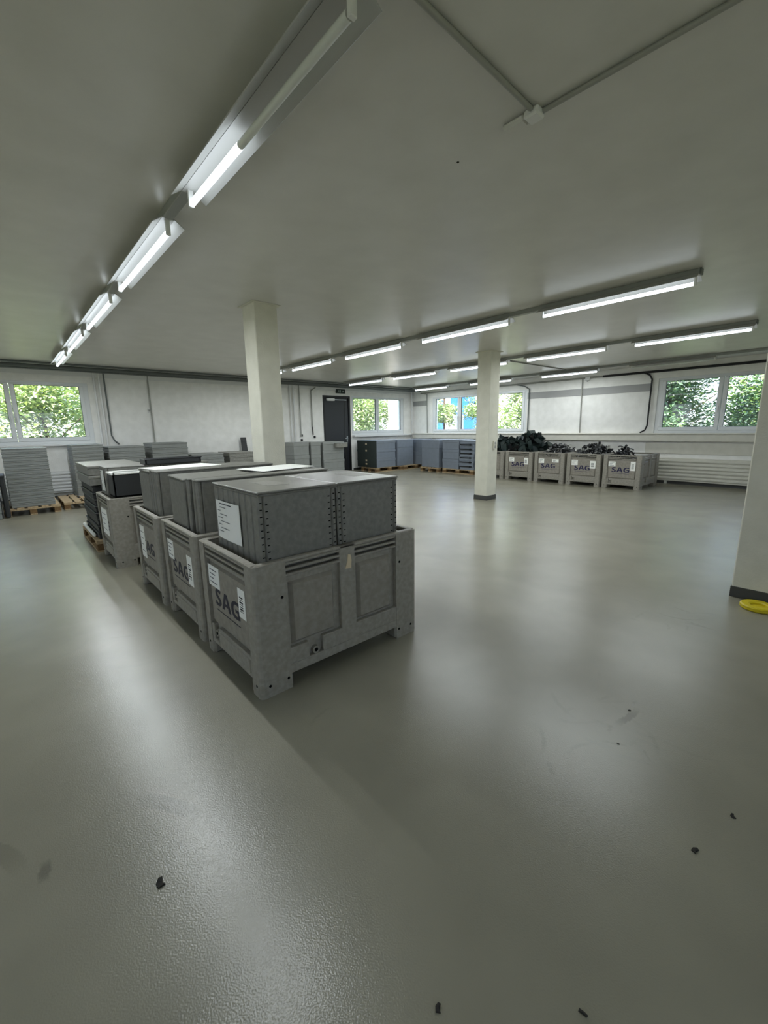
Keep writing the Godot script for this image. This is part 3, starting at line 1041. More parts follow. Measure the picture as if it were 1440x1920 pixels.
func centre_row() -> void:
	var proto := make_bin()
	var spots := [
		[0.85, -1.98, "nearest grey pallet bin, at the front of the centre row", {"stickers": [[0.515, 0.69, 0.485, 0.622, 1], [0.15, 0.24, 0.41, 0.585, 2]]}, M.navy],
		[0.85, -2.86, "second grey pallet bin of the centre row, broad stack leaning inside", {"stickers": [[0.56, 0.70, 0.47, 0.62, 1], [0.14, 0.25, 0.36, 0.58, 2]]}, M.navy],
		[0.83, -3.72, "third grey pallet bin of the centre row, white sheet on its load", {"stickers": [[0.52, 0.68, 0.30, 0.60, 1]]}, M.navy],
		[0.73, -5.14, "fourth grey pallet bin, set apart with a black tote on top", {"stickers": [[0.3, 0.66, 0.30, 0.60, 1]]}, M.ink]]
	for s in spots:
		var b: Node3D = dup(proto, s[2], Vector3(s[0], 0, s[1]), "pallet bins in the centre row")
		letter(b, s[4], s[3])
	# torn tape at the rim of the nearest bin
	var tp := MB.new()
	tp.prism([Vector2(0.588, 0.615), Vector2(0.632, 0.61), Vector2(0.636, 0.66), Vector2(0.63, 0.695), Vector2(0.612, 0.70), Vector2(0.604, 0.655)], func(p, k): return Vector3(0.85 + p.x, p.y, -1.98 + k), -0.0035, 0.0015)
	tag(part("torn_label", tp, M.tape, self), "torn beige label scrap on the nearest bin's rim post", "label scrap")
	# load of the nearest bin: two files of folded crates on edge
	var slab := make_slab(0.492, 0.983, 0.074, M.slab, true)
	for c in 2:
		for k in 8:
			var lb := "folded grey crate, %s from the front in the nearest bin's %s file" % [ORD[k], ["left", "right"][c]]
			var gp := "folded crates in the nearest bin, %s half" % ["left", "right"][c]
			if k == 0:
				lb = "foremost folded grey crate facing out of the nearest bin, %s one" % ["left", "right"][c]
			dup(slab, lb, Vector3(0.935 + c * 0.501, 0.137, -2.035 - k * 0.0765), gp, Vector3(0, 0, 0))
	for c in 2:
		var pl := thing("cover_plate", "flat grey cover plate over the nearest bin's %s file" % ["left", "right"][c], "plate", Vector3(0.933 + c * 0.501, 1.1205, -2.03), 0.0, "cover plates on the nearest bin")
		part("plate", bx(Vector3(0, 0, -0.63), Vector3(0.495, 0.012, 0.004), 0.004), M.plate, pl)
		part("dust_patch", bx(Vector3(0.16 + 0.12 * c, 0.0118, -0.42), Vector3(0.30 + 0.14 * c, 0.0128, -0.2), 0.0), M.dust, pl)
	# paper sheet taped to the ends of the crates
	sheet_on_end("white printed sheet taped to the crate ends in the nearest bin", 0.932, -2.60, -2.26, 0.80, 1.035)
	# second bin: a broad crate and two boards leaning towards the first
	var wide := make_crate_block(1.06, 0.975, 0.36, M.slab)
	dup(wide, "broad upright grey crate standing in the second bin", Vector3(0.915, 0.137, -3.19), "", Vector3(0.02, 0, 0))
	var thin := make_slab(1.06, 0.985, 0.05, M.slab, false)
	dup(thin, "folded crate leaning second from the broad crate, second bin", Vector3(0.915, 0.137, -3.10), "crates leaning in the second bin", Vector3(0.03, 0, 0))
	dup(thin, "folded crate leaning against the broad one in the second bin", Vector3(0.93, 0.137, -3.035), "crates leaning in the second bin", Vector3(0.045, 0, 0))
	dup(thin, "outermost folded crate in the second bin beside the nearest bin", Vector3(0.93, 0.137, -2.945), "crates leaning in the second bin", Vector3(0.01, 0, 0))
	sheet_flat("white sheet lying on the load of the second bin", Vector3(1.70, 1.128, -3.28), Vector2(0.26, 0.19), 0.15)
	# third bin
	dup(wide, "broad upright grey crate standing in the third bin", Vector3(0.90, 0.137, -4.06), "", Vector3(0.0, 0, 0))
	for k in 3:
		dup(thin, ["folded crate in the third bin touching the broad crate", "folded crate in the middle of three in the third bin", "folded crate in the third bin next to the second bin"][k], Vector3(0.9, 0.137, -4.0 + k * 0.066), "folded crates in the third bin", Vector3(0.012 * k, 0, 0))
	sheet_flat("white sheet lying on the load of the third bin", Vector3(1.22, 1.118, -4.24), Vector2(0.3, 0.2), 0.2)
	# fourth bin
	var small := make_slab(0.56, 0.93, 0.06, M.slab_pale, false)
	for c in 2:
		for k in 6:
			dup(small, "folded crate %s from the front in the fourth bin's %s file" % [ORD[k], ["left", "right"][c]], Vector3(0.79 + c * 0.565, 0.137, -5.5 - k * 0.063), "folded crates in the fourth bin, %s half" % ["left", "right"][c])
	sheet_on_end("white paper slip taped to the crate ends in the fourth bin", 0.786, -5.74, -5.56, 0.80, 1.03)
	var tote := thing("tote_box", "black open tote with a pale rim on the fourth bin", "tote", Vector3(0.80, 0.765, -5.16))
	var tb := MB.new()
	tb.box(Vector3(0, 0, -0.28), Vector3(0.4, 0.02, 0), 0.004)
	for w in [[0, 0, 0.02, 0.24, -0.28, 0], [0.38, 0, 0.4, 0.24, -0.28, 0], [0, 0, 0.4, 0.24, -0.02, 0], [0, 0, 0.4, 0.24, -0.28, -0.26]]:
		tb.box(Vector3(w[0], w[1], w[4]), Vector3(w[2], w[3], w[5]), 0.004)
	part("body", tb, M.charcoal, tote)
	var rm := MB.new()
	for w in [[-0.012, 0.025, -0.292, 0.012], [0.375, 0.412, -0.292, 0.012], [0.0, 0.4, -0.025, 0.012], [0.0, 0.4, -0.292, -0.255]]:
		rm.box(Vector3(w[0], 0.24, w[2]), Vector3(w[1], 0.262, w[3]), 0.004)
	part("rim", rm, M.paper, tote)
	var tray := thing("parts_tray", "long dark grey tray lying on the load of the fourth bin", "tray", Vector3(1.18, 1.07, -5.42))
	var tm := MB.new()
	tm.box(Vector3(0, 0, -0.26), Vector3(0.62, 0.012, 0), 0.004)
	for w in [[0, 0.02, -0.26, 0], [0.6, 0.62, -0.26, 0], [0, 0.62, -0.02, 0], [0, 0.62, -0.26, -0.24]]:
		tm.box(Vector3(w[0], 0.0, w[2]), Vector3(w[1], 0.062, w[3]), 0.005)
	part("body", tm, M.dark_grey, tray)
	part("lip", bx(Vector3(-0.01, 0.055, -0.005), Vector3(0.63, 0.066, 0.012), 0.004), M.dark_grey, tray)
	# pallet beyond, with its own load
	var pal := make_pallet()
	dup(pal, "wooden pallet behind the fourth bin, dark trays on it", Vector3(1.48, 0, -6.05), "", Vector3(0, PI / 2, 0))
	var tr := make_block(0.56, 0.082, 1.02, M.charcoal)
	for k in 8:
		dup(tr, "dark nested tray, %s from the bottom, on the pallet behind the bins" % ORD[k], Vector3(0.72 + 0.006 * (k % 3), 0.146 + k * 0.083, -6.12), "dark trays piled on the pallet behind", Vector3.ZERO, "nested_tray")
	var gr := make_block(0.60, 0.12, 1.06, M.slab_pale)
	for k in 2:
		dup(gr, ["grey crate on the dark tray pile, lower of two", "grey crate topping the dark tray pile"][k], Vector3(0.70, 0.812 + k * 0.122, -6.10), "grey crates on the dark tray pile", Vector3.ZERO, "storage_crate")
	var film := MB.new()
	film.box(Vector3(0.685, 0.1455, -7.2), Vector3(0.718, 0.20, -6.3), 0.012)
	tag(part("plastic_film", film, M.paper, self), "strip of white film at the foot of the dark tray pile", "film")
	var rest := make_block(0.56, 0.16, 1.0, M.slab)
	for k in 5:
		dup(rest, "grey crate, %s from the bottom, beside the dark tray pile" % ORD[k], Vector3(1.31, 0.146 + k * 0.162, -6.12), "grey crates beside the dark trays", Vector3.ZERO, "storage_crate")


func sheet_on_end(label: String, x: float, z0: float, z1: float, y0: float, y1: float) -> void:
	var o := thing("paper_sheet", label, "sheet", Vector3(x, y0, z0))
	var w := z1 - z0
	var h := y1 - y0
	var p := MB.new()
	var cols := 6
	for i in cols:
		var a := w * i / cols
		var b := w * (i + 1) / cols
		var ca := -0.004 - 0.006 * sin(PI * i / cols) * (1.0 if i % 2 else 0.6)
		var cb := -0.004 - 0.006 * sin(PI * (i + 1) / cols) * (1.0 if (i + 1) % 2 else 0.6)
		p.quad(Vector3(ca, 0, a), Vector3(cb, 0, b), Vector3(cb - 0.002, h, b), Vector3(ca - 0.002, h, a), Vector3.LEFT)
		p.quad(Vector3(ca + 0.001, 0, a), Vector3(cb + 0.001, 0, b), Vector3(cb - 0.001, h, b), Vector3(ca - 0.001, h, a), Vector3.RIGHT)
	part("page", p, M.paper, o)
	var t := MB.new()
	for k in 9:
		var y := h * (0.92 - 0.09 * k)
		var l: float = [0.5, 0.25, 0.12, 0.3, 0.2, 0.4, 0.15, 0.35, 0.2][k]
		var z := w * (0.22 if k == 0 else 0.12 + 0.1 * (k % 2))
		t.box(Vector3(-0.0135, y, z), Vector3(-0.0128, y + (0.006 if k == 0 else 0.0035), z + w * l))
	part("print", t, M.ink, o)


func sheet_flat(label: String, at: Vector3, size: Vector2, turn: float) -> void:
	var o := thing("paper_sheet", label, "sheet", at, turn)
	part("page", bx(Vector3(-size.x, 0.0, -size.y), Vector3(size.x, 0.003, size.y), 0.001), M.paper, o)
	part("lifted_edge", bx(Vector3(size.x - 0.05, 0.003, -size.y * 0.8), Vector3(size.x, 0.006, size.y * 0.9), 0.001), M.paper, o)


# plain upright crate with a rounded lip, x 0..w, z 0..-t
func make_crate_block(w: float, h: float, t: float, m: Material) -> Node3D:
	var o := Node3D.new()
	o.name = "upright_crate"
	o.set_meta("plain", "upright_crate")
	o.set_meta("category", "crate")
	part("body", bx(Vector3(0, 0, -t), Vector3(w, h - 0.016, 0), 0.012), m, o)
	part("lid", bx(Vector3(-0.004, h - 0.016, -t - 0.006), Vector3(w + 0.006, h, 0.008), 0.006), m, o)
	for s in [[0.0, 0.03], [w / 2 - 0.02, w / 2 + 0.02], [w - 0.03, w]]:
		part("edge_rib", bx(Vector3(s[0], 0.0, -0.002), Vector3(s[1], h - 0.016, 0.008), 0.003), m, o)
	return o


# one crate of a stack, lying flat: x 0..w, z 0..-d
func make_block(w: float, h: float, d: float, m: Material) -> Node3D:
	var o := Node3D.new()
	o.name = "storage_crate"
	o.set_meta("plain", "storage_crate")
	o.set_meta("category", "storage crate")
	part("body", bx(Vector3(0.007, 0, -d + 0.007), Vector3(w - 0.007, h * 0.72, -0.007), 0.006), m, o)
	part("rim", bx(Vector3(0, h * 0.7, -d), Vector3(w, h - 0.003, 0), 0.006), m, o)
	return o


# euro pallet, x 0..1.2 and z 0..-0.8
func make_pallet() -> Node3D:
	var o := Node3D.new()
	o.name = "wooden_pallet"
	o.set_meta("plain", "wooden_pallet")
	o.set_meta("category", "pallet")
	for z in [0.0, 0.1775, 0.3275, 0.5225, 0.655]:
		var w := 0.145 if z in [0.0, 0.3275, 0.655] else 0.10
		part("deck_board", bx(Vector3(0, 0.122, -z - w), Vector3(1.2, 0.144, -z), 0.003), M.wood, o)
	for x in [0.0, 0.5275, 1.055]:
		part("cross_board", bx(Vector3(x, 0.1, -0.8), Vector3(x + 0.145, 0.122, 0), 0.003), M.wood, o)
	for z in [0.0, 0.35, 0.70]:
		part("bottom_board", bx(Vector3(0, 0, -z - 0.1), Vector3(1.2, 0.022, -z), 0.003), M.wood, o)
		for x in [0.0, 0.5275, 1.055]:
			part("block", bx(Vector3(x, 0.022, -z - 0.1), Vector3(x + 0.145, 0.1, -z), 0.003), M.wood_dark, o)
	return o


func side_bins() -> void:
	var proto := make_bin()
	var names := [
		"right-wall pallet bin at the near end of its row, partly empty",
		"right-wall pallet bin second from the near end, black parts heaped",
		"right-wall pallet bin in the middle of the row, tangled strips heaped",
		"right-wall pallet bin under the tall dark green heap",
		"right-wall pallet bin half hidden behind the lone pillar"]
	var st := [
		[[0.53, 0.68, 0.50, 0.61, 1], [0.12, 0.22, 0.42, 0.62, 2]],
		[[0.53, 0.68, 0.48, 0.61, 1], [0.11, 0.24, 0.42, 0.60, 2]],
		[[0.53, 0.68, 0.49, 0.60, 1], [0.15, 0.32, 0.52, 0.60, 1]],
		[[0.53, 0.68, 0.49, 0.60, 1], [0.12, 0.24, 0.43, 0.60, 2]],
		[[0.53, 0.68, 0.49, 0.60, 1]]]
	for k in 5:
		var b := dup(proto, names[k], Vector3(10.27 - 0.012 * k, 0, -3.12 - 0.85 * k), "pallet bins along the right wall")
		letter(b, M.blue_ink, {"stickers": st[k]})
	# heaps: loose plastic parts, each one built
	var clip := MB.new()      # bent strip
	var pts := []
	for i in 7:
		var a := PI * (0.1 + 0.8 * i / 6)
		pts.append(Vector3(cos(a) * 0.085, sin(a) * 0.06, 0))
	clip.tube(pts, 0.014, 5)
	var strip := MB.new()     # straight channel with a lug
	strip.box(Vector3(-0.11, -0.010, -0.025), Vector3(0.11, 0.010, 0.025), 0.004)
	strip.box(Vector3(-0.11, -0.010, 0.018), Vector3(0.11, 0.04, 0.026), 0.003)
	strip.box(Vector3(0.075, 0.0, -0.025), Vector3(0.11, 0.05, 0.025), 0.004)
	var shellp := MB.new()    # shallow scoop
	shellp.box(Vector3(-0.13, 0, -0.10), Vector3(0.13, 0.012, 0.10), 0.004)
	for s in [-1.0, 1.0]:
		shellp.quad(Vector3(-0.13, 0.0, s * 0.10), Vector3(0.13, 0.0, s * 0.10), Vector3(0.15, 0.09, s * 0.14), Vector3(-0.15, 0.09, s * 0.14), Vector3(0, 0, s))
		shellp.quad(Vector3(-0.13, 0.006, s * 0.094), Vector3(0.13, 0.006, s * 0.094), Vector3(0.15, 0.09, s * 0.132), Vector3(-0.15, 0.09, s * 0.132), Vector3(0, 0, -s))
	shellp.quad(Vector3(-0.13, 0.0, -0.1), Vector3(-0.13, 0.0, 0.1), Vector3(-0.16, 0.11, 0.13), Vector3(-0.16, 0.11, -0.13), Vector3(-1, 0, 0))
	shellp.quad(Vector3(-0.124, 0.0, -0.1), Vector3(-0.124, 0.0, 0.1), Vector3(-0.152, 0.11, 0.13), Vector3(-0.152, 0.11, -0.13), Vector3(1, 0, 0))
	var meshes := [clip.mesh(), strip.mesh(), shellp.mesh()]
	var kinds := ["plastic_clip", "plastic_strip", "plastic_shell"]
	# [bin, count, height at centre, shapes, materials, label, group]
	var heaps := [
		[4, 24, 0.36, [2], [M.dark_green, M.dark_green, M.charcoal], "loose dark green plastic shell heaped behind the lone pillar", "dark parts in the bin behind the pillar"],
		[3, 80, 0.48, [2, 2, 1], [M.dark_green, M.dark_green, M.dark_green, M.black], "loose dark green plastic part in the tallest heap", "dark green parts of the tallest heap"],
		[2, 78, 0.26, [0, 0, 1], [M.black, M.black, M.black, M.conduit], "loose black or grey plastic piece in the heap of the middle bin", "parts heaped in the middle bin"],
		[1, 78, 0.29, [0, 1, 1], [M.black, M.black, M.charcoal, M.conduit], "loose black or grey plastic piece heaped second from the near end", "parts heaped in the second bin"],
		[0, 38, 0.05, [0, 1, 1], [M.black, M.black, M.charcoal], "loose black plastic piece slid down into the near-end bin", "black parts in the near-end bin"]]
	var r := RandomNumberGenerator.new()
	r.seed = 5
	var fill := []
	for h in heaps:
		var x0: float = 10.27 - 0.012 * h[0] + 0.06
		var z0: float = -3.12 - 0.85 * h[0] - 0.06
		var many: int = h[1] + (220 if h[0] in [1, 2] else 70)
		for k in many:
			var a := r.randf()
			var b := r.randf()
			var top: float = 0.66 + h[2] * (1.0 - pow(absf(2 * a - 1.0), 3.0)) * (1.0 - 0.5 * pow(absf(2 * b - 1.0), 3.0))
			if h[0] == 0:
				top = 0.52 + 0.40 * maxf(0.0, b * 1.5 - 0.45)
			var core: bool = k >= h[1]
			var p := Vector3(x0 + a * 0.86 + 0.13, top - (0.11 * r.randf() if not core else 0.03 + 0.14 * r.randf()), z0 - 0.06 - b * 0.56)
			var e := Vector3(r.randf_range(-0.9, 0.9), r.randf() * TAU, r.randf_range(-0.9, 0.9))
			var sh: int = h[3][r.randi() % h[3].size()]
			if sh == 2 and r.randf() < 0.6:
				e = Vector3(r.randf_range(0.9, 1.6), r.randf_range(-0.5, 0.5), r.randf_range(-0.3, 0.3))
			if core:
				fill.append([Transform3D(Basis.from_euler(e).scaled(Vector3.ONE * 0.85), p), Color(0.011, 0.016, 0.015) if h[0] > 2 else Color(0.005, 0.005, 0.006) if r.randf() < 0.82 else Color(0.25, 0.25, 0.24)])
				continue
			var o := MeshInstance3D.new()
			o.name = numbered(kinds[sh])
			o.mesh = meshes[sh]
			o.material_override = h[4][r.randi() % h[4].size()]
			add_child(o)
			o.position = p
			o.rotation = e
			tag(o, h[5], "plastic part", h[6])
	var mm := MultiMesh.new()
	mm.transform_format = MultiMesh.TRANSFORM_3D
	mm.use_colors = true
	mm.mesh = meshes[0]
	mm.instance_count = fill.size()
	for i in fill.size():
		mm.set_instance_transform(i, fill[i][0])
		mm.set_instance_color(i, fill[i][1])
	var rest := MultiMeshInstance3D.new()
	rest.name = "plastic_clips"
	rest.multimesh = mm
	rest.material_override = M.tinted
	add_child(rest)
	tag(rest, "small tangled plastic clips filling the heaps in the right-wall bins", "plastic clips", "", "stuff")


# a stack of crates on the floor or a pallet; x0, z front, w, d, levels of height h
func stack(x0: float, zf: float, w: float, d: float, y0: float, hs: float, count: int, m: Material, label: String, group: String, wob := 0.006) -> void:
	var c := make_block(w, hs, d, m)
	var r := RandomNumberGenerator.new()
	r.seed = int(x0 * 1000) + int(zf * 77)
	for k in count:
		dup(c, label % ("topmost " if k == count - 1 and count > 1 else "" if count == 1 else "lowest " if k == 0 else ORD[k] + "-from-bottom "), Vector3(x0 + r.randf_range(-wob, wob), y0 + k * hs, zf + r.randf_range(-wob, wob)), group)


func wall_stacks() -> void:
	var pal := make_pallet()
	var P := 0.146
	# left end of the far wall
	dup(pal, "wooden pallet under the tall stack below the left window", Vector3(0.64, 0, -9.80), "", Vector3(0, PI / 2, 0))
	stack(-0.05, -9.84, 0.63, 0.8, P, 0.0745, 14, M.stack, "%spale grey crate in the tall stack under the left window", "crates of the tall stack under the left window", 0.003)
	dup(pal, "half-empty wooden pallet right of the tall left stack", Vector3(1.50, 0, -9.92), "", Vector3(0, PI / 2, 0))
	stack(1.02, -10.75, 0.56, 0.75, 0.003, 0.0795, 15, M.stack, "%sgrey crate in the stack beside the heating pipes", "crates of the stack beside the heating pipes", 0.003)
	stack(-0.80, -9.66, 0.62, 0.8, 0.003, 0.15, 4, M.stack, "%sgrey crate in the low stack at the left frame edge", "crates of the low stack at the left edge")
	var bag := thing("dark_tray", "black tray propped between the two leftmost stacks", "tray", Vector3(-0.145, 0.003, -9.72), 0.0)
	part("body", bx(Vector3(0, 0, -0.5), Vector3(0.075, 0.72, 0), 0.02), M.charcoal, bag)
	part("rim", bx(Vector3(-0.005, 0.70, -0.51), Vector3(0.08, 0.74, 0.01), 0.008), M.charcoal, bag)
	stack(1.66, -10.7, 0.70, 0.75, 0.003, 0.113, 10, M.stack, "%sgrey crate in the stack right of the heating pipes", "crates of the stack right of the heating pipes")
	stack(2.50, -10.7, 0.78, 0.75, 0.003, 0.118, 10, M.stack, "%sgrey crate in the stack left of the left pillar, white spot above", "crates of the stack under the thin conduit")
	stack(3.34, -10.7, 0.78, 0.75, 0.003, 0.11, 8, M.stack, "%sgrey crate in the low wide stack left of the pillar", "crates of the low wide stack")
	stack(4.26, -10.7, 0.66, 0.75, 0.003, 0.11, 8, M.slab_pale, "%sgrey crate in the low stack just left of the pillar", "crates of the low stack by the pillar")
	var lean := thing("dark_board", "black board leaning on the wall just left of the pillar", "board", Vector3(5.0, 0.003, -11.45))
	var lm := MB.new()
	lm.xf = Transform3D(Basis(Vector3.RIGHT, -0.16), Vector3.ZERO)
	lm.box(Vector3(0, 0, -0.03), Vector3(0.16, 1.25, 0), 0.006)
	part("board", lm, M.charcoal, lean)
	var lm2 := MB.new()
	lm2.xf = lm.xf
	lm2.box(Vector3(0.02, 1.1, 0), Vector3(0.14, 1.16, 0.012), 0.003)
	part("cleat", lm2, M.charcoal, lean)
	# in front of the door
	stack(6.00, -10.5, 0.50, 0.8, 0.003, 0.357, 3, M.stack, "%sgrey crate in the narrow stack right of the left pillar", "crates of the narrow stack by the pillar")
	stack(6.56, -10.5, 0.34, 0.8, 0.003, 0.355, 3, M.stack, "%sgrey crate in the slim middle stack before the door", "crates of the slim middle stack")
	stack(6.98, -10.5, 0.76, 0.8, 0.003, 0.2625, 4, M.stack, "%sgrey crate in the stack standing before the dark door", "crates of the stack before the door")
	var ot := thing("parts_tray", "grey tray jutting from the stack before the dark door", "tray", Vector3(7.38, 0.88, -10.49))
	part("body", bx(Vector3(0, 0, 0), Vector3(0.42, 0.13, 0.10), 0.012), M.slab_pale, ot)
	part("lip", bx(Vector3(-0.008, 0.12, -0.0), Vector3(0.428, 0.14, 0.11), 0.006), M.stack, ot)
	# under the second window and along the right wall
	dup(pal, "wooden pallet under the crates beside the dark door", Vector3(9.05, 0, -10.52), "")
	dup(pal, "wooden pallet under the crates at the far corner", Vector3(10.27, 0, -10.45), "", Vector3(0, 0, 0))
	stack(9.06, -10.5, 0.84, 1.05, P, 0.295, 3, M.stack_blue, "%sblue-grey crate in the stack with the dark side, under the window", "crates of the stack with the dark side")
	# dark side cover with yellowish marks
	var cov := thing("side_cover", "dark green cover with yellow marks on the stack's side", "cover", Vector3(9.045, 0.15, -11.5))
	part("sheet", bx(Vector3(-0.012, 0, 0), Vector3(0.0, 0.88, 0.99), 0.003), M.stack_dark, cov)
	for y in [0.08, 0.20, 0.52, 0.74]:
		part("mark", bx(Vector3(-0.016, y, 0.44), Vector3(-0.011, y + 0.05, 0.52), 0.002), M.tape, cov)
	stack(9.99, -10.5, 0.78, 1.0, P, 0.885, 1, M.stack_blue, "%sblue-grey crate, tall single one left of the corner", "tall crate left of the corner")
	stack(10.92, -10.25, 0.55, 0.75, P, 0.44, 2, M.stack_blue, "%sblue-grey crate in the stack set back at the corner", "crates set back at the corner")
	dup(pal, "wooden pallet under the tall crate before the ribbon window", Vector3(10.33, 0, -8.96), "")
	stack(10.36, -8.98, 1.1, 0.76, P, 0.885, 1, M.stack_blue, "%stall blue-grey crate on the pallet before the ribbon window", "tall crate before the ribbon window")
	dup(pal, "wooden pallet nearest the lone pillar, under slotted crates", Vector3(11.16, 0, -7.62), "", Vector3(0, PI / 2, 0))
	stack(10.37, -8.18, 0.76, 0.66, P, 0.30, 3, M.stack_blue, "%sblue-grey crate in the stack left of the slotted one", "crates left of the slotted stack")
	stack(10.37, -7.62, 0.76, 0.54, P, 0.098, 9, M.stack_blue, "%sblue-grey crate in the slotted stack next to the pillar", "crates of the slotted stack by the pillar", 0.02)
	for k in 6:
		var s := thing("handle_insert", "dark slot insert, %s from the bottom of the slotted stack" % ORD[k], "insert", Vector3(10.345, P + 0.09 + k * 0.13, -8.13), 0.0, "dark slots of the slotted stack")
		part("slot", bx(Vector3(0, 0, 0), Vector3(0.03, 0.028, 0.44), 0.004), M.black, s)
		part("catch", bx(Vector3(-0.006, -0.012, 0.36), Vector3(0.02, 0.04, 0.40), 0.004), M.black, s)


func floor_bits() -> void:
	var y := thing("yellow_roll", "flat yellow plastic ring lying at the foot of the right pillar", "roll", Vector3(4.26, 0.0, -0.37), 0.3)
	var ring := MB.new()
	ring.lathe([Vector2(0.05, 0.004), Vector2(0.055, 0.0), Vector2(0.105, 0.0), Vector2(0.112, 0.008), Vector2(0.112, 0.028), Vector2(0.104, 0.036), Vector2(0.06, 0.036), Vector2(0.05, 0.03), Vector2(0.05, 0.004)])
	part("ring", ring, M.yellow, y)
	var fold := MB.new()
	fold.lathe([Vector2(0.0, 0.016), Vector2(0.05, 0.016), Vector2(0.052, 0.01), Vector2(0.0, 0.01)])
	part("web", fold, M.yellow, y)
	var lab := ["dark curled scrap on the floor in the left foreground", "dark scrap on the floor, lower of two by the right edge", "dark scrap on the floor, upper of two by the right edge", "dark scrap at the bottom middle of the floor", "thin dark sliver at the bottom right of the floor", "tiny dark crumb among the floor scratches", "faint grey crumb beyond the floor scratches"]
	var spots := [[0.18, -1.33, 0.03], [1.58, -0.19, 0.022], [1.84, -0.13, 0.018], [0.62, -0.52, 0.018], [0.88, -0.27, 0.022], [1.92, -0.56, 0.011], [2.21, -0.61, 0.013]]
	var r := RandomNumberGenerator.new()
	r.seed = 31
	for i in 7:
		var s: float = spots[i][2]
		var m := MB.new()
		m.xf = Transform3D(Basis(Vector3.UP, r.randf() * TAU), Vector3.ZERO)
		var w := 0.35 if i != 4 else 0.15
		m.prism([Vector2(-0.5, -w), Vector2(0.1, -w * 1.3), Vector2(0.5, -w * 0.3), Vector2(0.42, w * 0.8), Vector2(-0.1, w * 0.4), Vector2(-0.46, w)], func(p, k): return Vector3(p.x * s, k + 0.3 * s * maxf(0.0, p.x) * 1.2, p.y * s), 0.0005, 0.15 * s + 0.001)
		var o := part("floor_scrap", m, M.debris, self)
		o.position = Vector3(spots[i][0], 0.0, spots[i][1])
		tag(o, lab[i], "scrap")


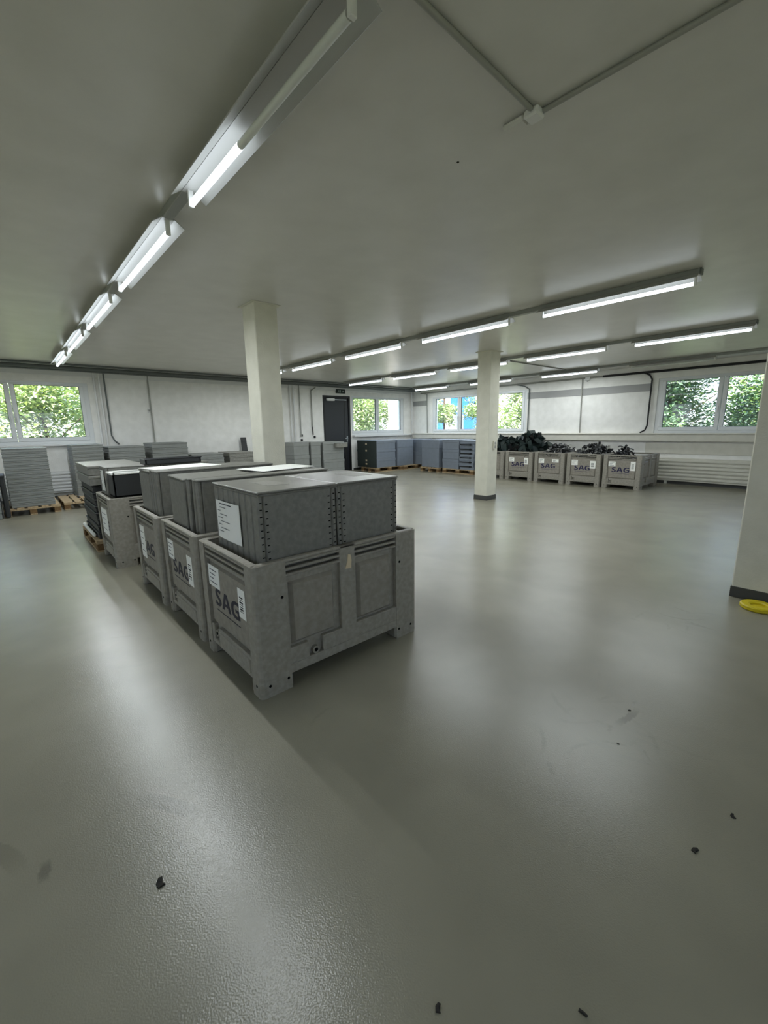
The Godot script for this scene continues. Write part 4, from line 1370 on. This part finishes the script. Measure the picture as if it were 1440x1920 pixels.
# ---------------------------------------------------------------- outside
func outside() -> void:
	struct("ground", bx(Vector3(-40, -0.6, -60), Vector3(70, -0.4, 40)), M.grass, "rough grass outside the windows")
	var lm := MB.new()
	var q := [Vector3(0, 0, -0.5), Vector3(0.26, 0.06, -0.05), Vector3(0.0, -0.03, 0.5), Vector3(-0.26, 0.06, -0.05)]
	lm.tri(q[0], q[3], q[2], Vector3.UP)
	lm.tri(q[0], q[2], q[1], Vector3.UP)
	var leaf := lm.mesh()
	var trees := [
		[Vector3(-1.6, 0, -15.8), 1.9, "leafy tree outside the left window, left sash", 0],
		[Vector3(1.0, 0, -16.2), 2.2, "bright leafy tree filling the left window", 0],
		[Vector3(3.6, 0, -19.5), 2.6, "leafy tree farther off behind the left window", 1],
		[Vector3(11.9, 0, -16.0), 1.7, "leafy tree outside the window beside the dark door", 1],
		[Vector3(14.6, 0, -17.6), 1.9, "tree right of centre outside the window beside the door", 1],
		[Vector3(17.4, 0, -14.75), 0.8, "tree before the blue building outside the ribbon window", 0],
		[Vector3(18.6, 0, -13.3), 1.2, "yellow-green tree outside the ribbon window behind the pillar", 0],
		[Vector3(16.6, 0, -9.4), 1.7, "bright tree right of the pillar outside the ribbon window", 0],
		[Vector3(17.2, 0, -4.6), 2.2, "dark green tree outside the right window, left sash", 2],
		[Vector3(18.0, 0, -1.6), 2.3, "dark green tree outside the right window, right sash", 2]]
	var tone := [[Color(0.33, 0.45, 0.14), Color(0.46, 0.52, 0.20), Color(0.22, 0.34, 0.16)], [Color(0.30, 0.40, 0.19), Color(0.42, 0.46, 0.22), Color(0.25, 0.34, 0.22)], [Color(0.09, 0.20, 0.11), Color(0.22, 0.34, 0.12), Color(0.10, 0.19, 0.14)]]
	var r := RandomNumberGenerator.new()
	r.seed = 17
	for t in trees:
		var o := thing("leafy_tree", t[2], "tree", t[0] + Vector3(0, -0.4, 0), 0.0, "trees outside")
		var rad: float = t[1]
		var tr := MB.new()
		tr.tube([Vector3(0, 0, 0), Vector3(0.05, 1.2, 0.0), Vector3(-0.03, 2.4, 0.05), Vector3(0.02, 3.6, 0)], 0.055, 8)
		for k in 6:
			var a := TAU * k / 6
			tr.tube([Vector3(0, 0.9 + 0.3 * k, 0), Vector3(cos(a) * rad * 0.35, 1.5 + 0.32 * k, sin(a) * rad * 0.35), Vector3(cos(a) * rad * 0.75, 2.0 + 0.33 * k, sin(a) * rad * 0.75)], 0.012, 6)
		part("trunk", tr, M.bark, o)
		var count := int((4200 if t[3] < 2 else 6500) * rad)
		var mm := MultiMesh.new()
		mm.transform_format = MultiMesh.TRANSFORM_3D
		mm.use_colors = true
		mm.mesh = leaf
		mm.instance_count = count
		var lumps := []
		for k in 26:
			var dir := Vector3(r.randfn(), r.randfn() * 0.9, r.randfn()).normalized()
			lumps.append([dir * rad * (r.randf_range(0.45, 0.85) if k > 8 else r.randf_range(0.1, 0.45)) + Vector3(0, 2.5, 0), r.randf_range(0.28, 0.42) * rad, r.randi() % 3])
		for i in count:
			var lp: Array = lumps[i % lumps.size()]
			var dir := Vector3(r.randfn(), r.randfn(), r.randfn()).normalized()
			var p: Vector3 = lp[0] + dir * lp[1] * pow(r.randf(), 0.4)
			p.y = maxf(p.y, 0.35)
			var b := Basis.from_euler(Vector3(r.randf_range(-0.9, 0.5), r.randf() * TAU, r.randf_range(-0.7, 0.7))).scaled(Vector3.ONE * r.randf_range(0.10, 0.20))
			mm.set_instance_transform(i, Transform3D(b, p))
			var c: Color = tone[t[3]][lp[2] if r.randf() < 0.7 else r.randi() % 3]
			mm.set_instance_color(i, c.lerp(Color(0.62, 0.66, 0.62), 0.28 if t[3] < 2 else 0.08) * r.randf_range(0.75, 1.2))
		var mi := MultiMeshInstance3D.new()
		mi.name = "crown"
		mi.multimesh = mm
		mi.material_override = M.leaf
		mi.set_meta("kind", "stuff")
		o.add_child(mi, true)
	# blue front across the yard
	var b := thing("blue_building", "pale building with blue fins seen through the ribbon window", "building", Vector3(24.0, -0.4, -27.0))
	part("wall", bx(Vector3(0.4, 0, 0), Vector3(0.8, 6, 14.0)), M.render, b)
	for f in [[5.6, 6.35, 6.0], [8.5, 9.3, 3.4]]:
		part("fin", bx(Vector3(-0.1, 0, f[0]), Vector3(0.4, f[2], f[1]), 0.02), M.blue_paint, b)
	var aw := MB.new()
	aw.lathe([Vector2(0.0, 0.0), Vector2(0.85, 0.0), Vector2(0.92, 0.1), Vector2(0.92, 0.5), Vector2(0.0, 0.5)])
	var an := part("round_sign", aw, M.blue_paint, b)
	an.position = Vector3(0.35, 3.55, 8.25)
	an.rotation = Vector3(0, 0, PI / 2)
	var pier := thing("white_pier", "white exterior pier outside the window beside the door", "pier", Vector3(12.4, -0.4, -13.6))
	part("shaft", bx(Vector3(0, 0, 0), Vector3(0.5, 4.2, 0.5), 0.01), M.render, pier)
	part("cap", bx(Vector3(-0.04, 4.2, -0.04), Vector3(0.54, 4.3, 0.54), 0.01), M.render, pier)
